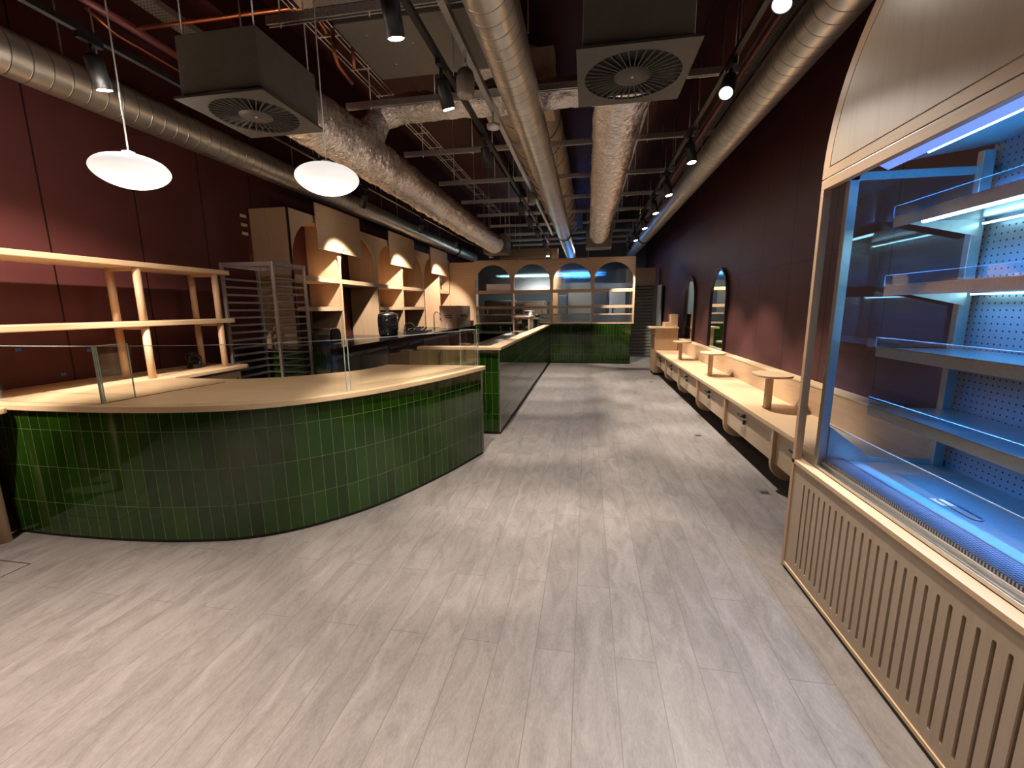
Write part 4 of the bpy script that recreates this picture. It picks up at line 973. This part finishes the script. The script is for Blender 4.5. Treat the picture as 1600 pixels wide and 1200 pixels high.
# ------------------------------------------------------------------ spotlight tracks
def track(x, label, y0=-2.5, y1=11.4):
    k = thing('light_track', label, 'light track', (x, 4, 3.12))
    mb = MB(); mb.box(x-.018, x+.018, y0, y1, 3.12, 3.155); mb.build('rail', M['dark_metal'], k)
    y = y0+.6
    while y < y1: MB().tube([(x, y, 3.155), (x, y, 3.46)], .004, 6).build('hanger_wire', M['galv'], k); y += 1.32
track(-2.97, 'black spotlight track on the left, over the curved counter')
track(-1.0, 'black spotlight track left of the middle spiral duct')
track(.93, 'black spotlight track on the right')
def spot(x, y, label, tilt=(0, 0), energy=95, ang=60, first=[None], col=(1, .9, .79), zz=3.12):
    # tilt: lean of the head as (toward +x, toward +y) in degrees
    if first[0] is None:
        k = thing('track_spotlight', '', 'spotlight', (0, 0, 3.12)); first[0] = k
        bx(-.016, .016, -.07, .07, 3.085, 3.12).build('adapter', M['dark_metal'], k, bevel=.003)
        MB().tube([(0, 0, 3.085), (0, 0, 3.03)], .012, 10).build('arm', M['dark_metal'], k)
        hd = bpy.data.objects.new('head', None); COL.objects.link(hd)
        bpy.data.objects.remove(hd)
        b_ = MB().lathe([(.0, .0), (.041, .0), (.041, -.012), (.046, -.016), (.046, .15), (.04, .166), (.01, .17)], (0, 0, 2.86), 28).build('body', M['dark_metal'], k, origin=(0, 0, 3.03))
        b_['_o'] = [0, 0, 3.03]
        MB().lathe([(.038, -.0145), (.038, -.0135)], (0, 0, 2.86), 24).build('lens', M['lens'], b_)
        li = bpy.data.lights.new('spot_light', 'SPOT'); li.energy = energy; li.color = col; li.spot_size = math.radians(ang); li.spot_blend = .45; li.shadow_soft_size = .03
        lo = bpy.data.objects.new('beam', li); COL.objects.link(lo); lo.parent = b_; lo.location = (0, 0, -.2); lo['_o'] = [0, 0, 0]
        k.location = (x, y, zz); proto = k
    else:
        k = copy_tree(first[0]); k.location = (x, y, zz)
    for c in k.children:
        if c.name.startswith('body'):
            c.rotation_euler = (math.radians(tilt[1]), -math.radians(tilt[0]), 0)
            for d in c.children:
                if d.type == 'LIGHT':
                    if d.data.energy != energy or abs(d.data.spot_size-math.radians(ang)) > .01:
                        d.data = d.data.copy(); d.data.energy = energy; d.data.spot_size = math.radians(ang); d.data.color = col
    tag(k, label, 'spotlight', 'black cylinder track spotlights')
    return k
# middle track
spot(-.99, 2.27, 'big black spotlight cylinder on the middle track, in front of the grey ceiling unit', (2, 16), 80)
spot(-1.0, 3.08, 'tilted black spotlight on the middle track, beside the boxy sensor', (10, 16), 80)
spot(-1.0, 4.35, 'black spotlight on the middle track, above the nearest part of the long counter', (4, 17), 100)
spot(-1.0, 6.6, 'fourth spotlight from the camera on the middle track', (6, 12), 100)
spot(-1.0, 7.6, 'fifth spotlight from the camera on the middle track', (6, 12), 100)
spot(-1.0, 8.8, 'sixth spotlight from the camera on the middle track', (6, 12), 100)
spot(-1.0, 10.2, 'farthest spotlight on the middle track, near the screen', (6, 8), 95)
# left track
spot(-2.97, 2.42, 'black spotlight on the left track between the pendant cable and the spiral duct', (0, 14), 130, 62)
spot(-2.97, 5.7, 'spotlight on the left track lighting the nearest plywood board', (-31, 24), 150)
spot(-2.97, 7.75, 'spotlight on the left track lighting the middle plywood board', (-31, 30), 150)
spot(-2.97, 9.9, 'spotlight on the left track lighting the farthest plywood board', (-31, 34), 150)
# right track
spot(.93, 2.5, 'brightest spotlight at top right, above the display case', (-24, -18), 68, 90)
spot(.93, 3.45, 'spotlight on the right track facing the camera, beside the right air box', (-20, -36), 110, 80)
spot(.93, 4.65, 'third spotlight on the right track, close to the right spiral duct', (8, -6), 110)
spot(.93, 5.9, 'fourth spotlight on the right track', (12, -6), 120)
spot(.93, 6.95, 'fifth spotlight on the right track', (12, -6), 120)
spot(.93, 8.2, 'sixth spotlight on the right track', (12, -6), 120)
spot(.93, 9.6, 'seventh spotlight on the right track', (10, -6), 120)
spot(.93, 10.9, 'farthest spotlight on the right track', (8, 25), 120)
k = thing('bare_spotlight', 'bright warm spotlight beyond the screen, next to the wooden post', 'spotlight', (-1.1, 12.3, 2.95))
MB().lathe([(.05, 0), (.05, .12), (.02, .14)], (-1.1, 12.3, 2.9), 20).build('body', M['white'], k)
MB().lathe([(.045, -.003), (.045, -.001)], (-1.1, 12.3, 2.9), 20).build('lens', M['lens'], k)
MB().tube([(-1.1, 12.3, 3.04), (-1.1, 12.3, ZC)], .006, 6).build('stem', M['galv'], k)

def light(kind, name, loc, energy, color, rot=(0, 0, 0), size=None, sy=None, ang=None, soft=None, spread=None):
    li = bpy.data.lights.new(name, kind); li.energy = energy; li.color = color
    if spread: li.spread = math.radians(spread)
    if kind == 'AREA': li.shape = 'RECTANGLE'; li.size = size; li.size_y = sy
    if kind == 'SPOT': li.spot_size = math.radians(ang); li.spot_blend = .7; li.shadow_soft_size = .04
    if kind == 'POINT' and soft: li.shadow_soft_size = soft
    o = bpy.data.objects.new(name, li); COL.objects.link(o); o.location = loc; o.rotation_euler = rot
    return o
# unseen spots added to light the foreground floor and the left wall
for x, y, e in ((-2.97, .9, 260), (-2.97, .6, 140), (-1.9, .1, 92), (-1.0, .6, 70), (-1.0, -.8, 80), (.5, 1.0, 24), (.5, -.4, 66)):
    light('SPOT', 'fill_beam', (x, y, 2.84), e, (1, .86, .74), rot=((math.radians(41), math.radians(36), 0) if e > 200 else (0, 0, 0)), ang=54 if e > 200 else 82)
# lamps inside the chilled case
BL = (.035, .31, 1)
light('AREA', 'case_canopy_lamp', (1.35, 1.68, 2.085), 20, BL, (0, math.radians(-46), 0), .05, 1.35, spread=78)
light('AREA', 'case_shelf_lamp', (1.44, 1.68, 1.85), 9, (.08, .4, 1), (0, math.radians(-25), 0), .02, 1.3, spread=110)
light('AREA', 'case_front_lamp', (1.33, 1.68, 2.085), 8, BL, (0, math.radians(-5), 0), .03, 1.35, spread=20)
for z in (1.835, 1.53, 1.24, .945): light('AREA', 'case_shelf_glow', (1.56, 1.68, z), 2.0, BL, (0, 0, 0), .2, 1.3, spread=120)
light('AREA', 'case_rear_lamp', (1.70, 1.68, 1.53), 1.5, (.08, .4, 1), (0, math.radians(-15), 0), .02, 1.3, spread=110)
# kitchen lamps
light('AREA', 'kitchen_ceiling_lamp', (-.8, 13.6, 3.2), 32, (.92, .96, 1), (0, 0, 0), 2.5, 1.0)
light('POINT', 'kitchen_blue_glow', (-.35, 15.6, 2.6), 2, (.05, .3, 1), soft=.1)
light('AREA', 'hood_lamp', (-2.2, 14.3, 2.0), 12, (1, .9, .8), (0, 0, 0), 1.2, .2)
light('SPOT', 'post_beam', (-1.1, 12.28, 2.88), 60, (1, .88, .7), ang=100)

# floor sockets and access cover
for i, (x, y, lb) in enumerate(((1.315, 5.18, 'small metal floor socket lid in front of the bench, middle one'), (1.31, 8.9, 'tiny floor socket lid near the podium'), (1.45, 3.6, 'floor socket lid at the near fin of the bench'))):
    k = thing('floor_socket', lb, 'floor socket', (x, y, 0))
    bx(x-.04, x+.04, y-.05, y+.05, 0, .003).build('lid', M['steel_dull'], k)
    bx(x-.03, x+.03, y-.04, y+.0, .003, .004).build('flap', M['kick'], k)
k = thing('floor_hatch', 'flush floor access cover with thin dark outline at the far left', 'floor hatch', (-3.55, 1.78, 0))
mb = MB(); x0, x1, y0, y1 = -3.85, -3.3, 1.55, 1.845
for a in ((x0, x1, y0, y0+.005), (x0, x1, y1-.005, y1), (x0, x0+.005, y0, y1), (x1-.005, x1, y0, y1)): mb.box(*a, 0, .0015)
mb.build('outline', M['kick'], k)
mb = MB()
for a in ((-3.47, -3.4, 1.6, 1.604), (-3.47, -3.4, 1.7, 1.704), (-3.47, -3.466, 1.6, 1.7), (-3.404, -3.4, 1.6, 1.7)): mb.box(*a, 0, .0015)
mb.build('lift_ring', M['kick'], k)

# ------------------------------------------------------------------ world and view
w = bpy.data.worlds.new('world'); SC.world = w; w.use_nodes = True
bg = w.node_tree.nodes['Background']; bg.inputs[0].default_value = (1, .85, .75, 1); bg.inputs[1].default_value = .0
SC.view_settings.view_transform = 'Standard'; SC.view_settings.look = 'None'; SC.view_settings.gamma = 1; SC.view_settings.exposure = 1.55
SC.view_settings.use_curve_mapping = False
SC.cycles.use_denoising = True
SC.cycles.max_bounces = 10; SC.cycles.transparent_max_bounces = 16; SC.cycles.caustics_reflective = False; SC.cycles.caustics_refractive = False
SC.cycles.sample_clamp_indirect = 6
for o in list(bpy.data.objects):
    if '_o' in o.keys(): del o['_o']
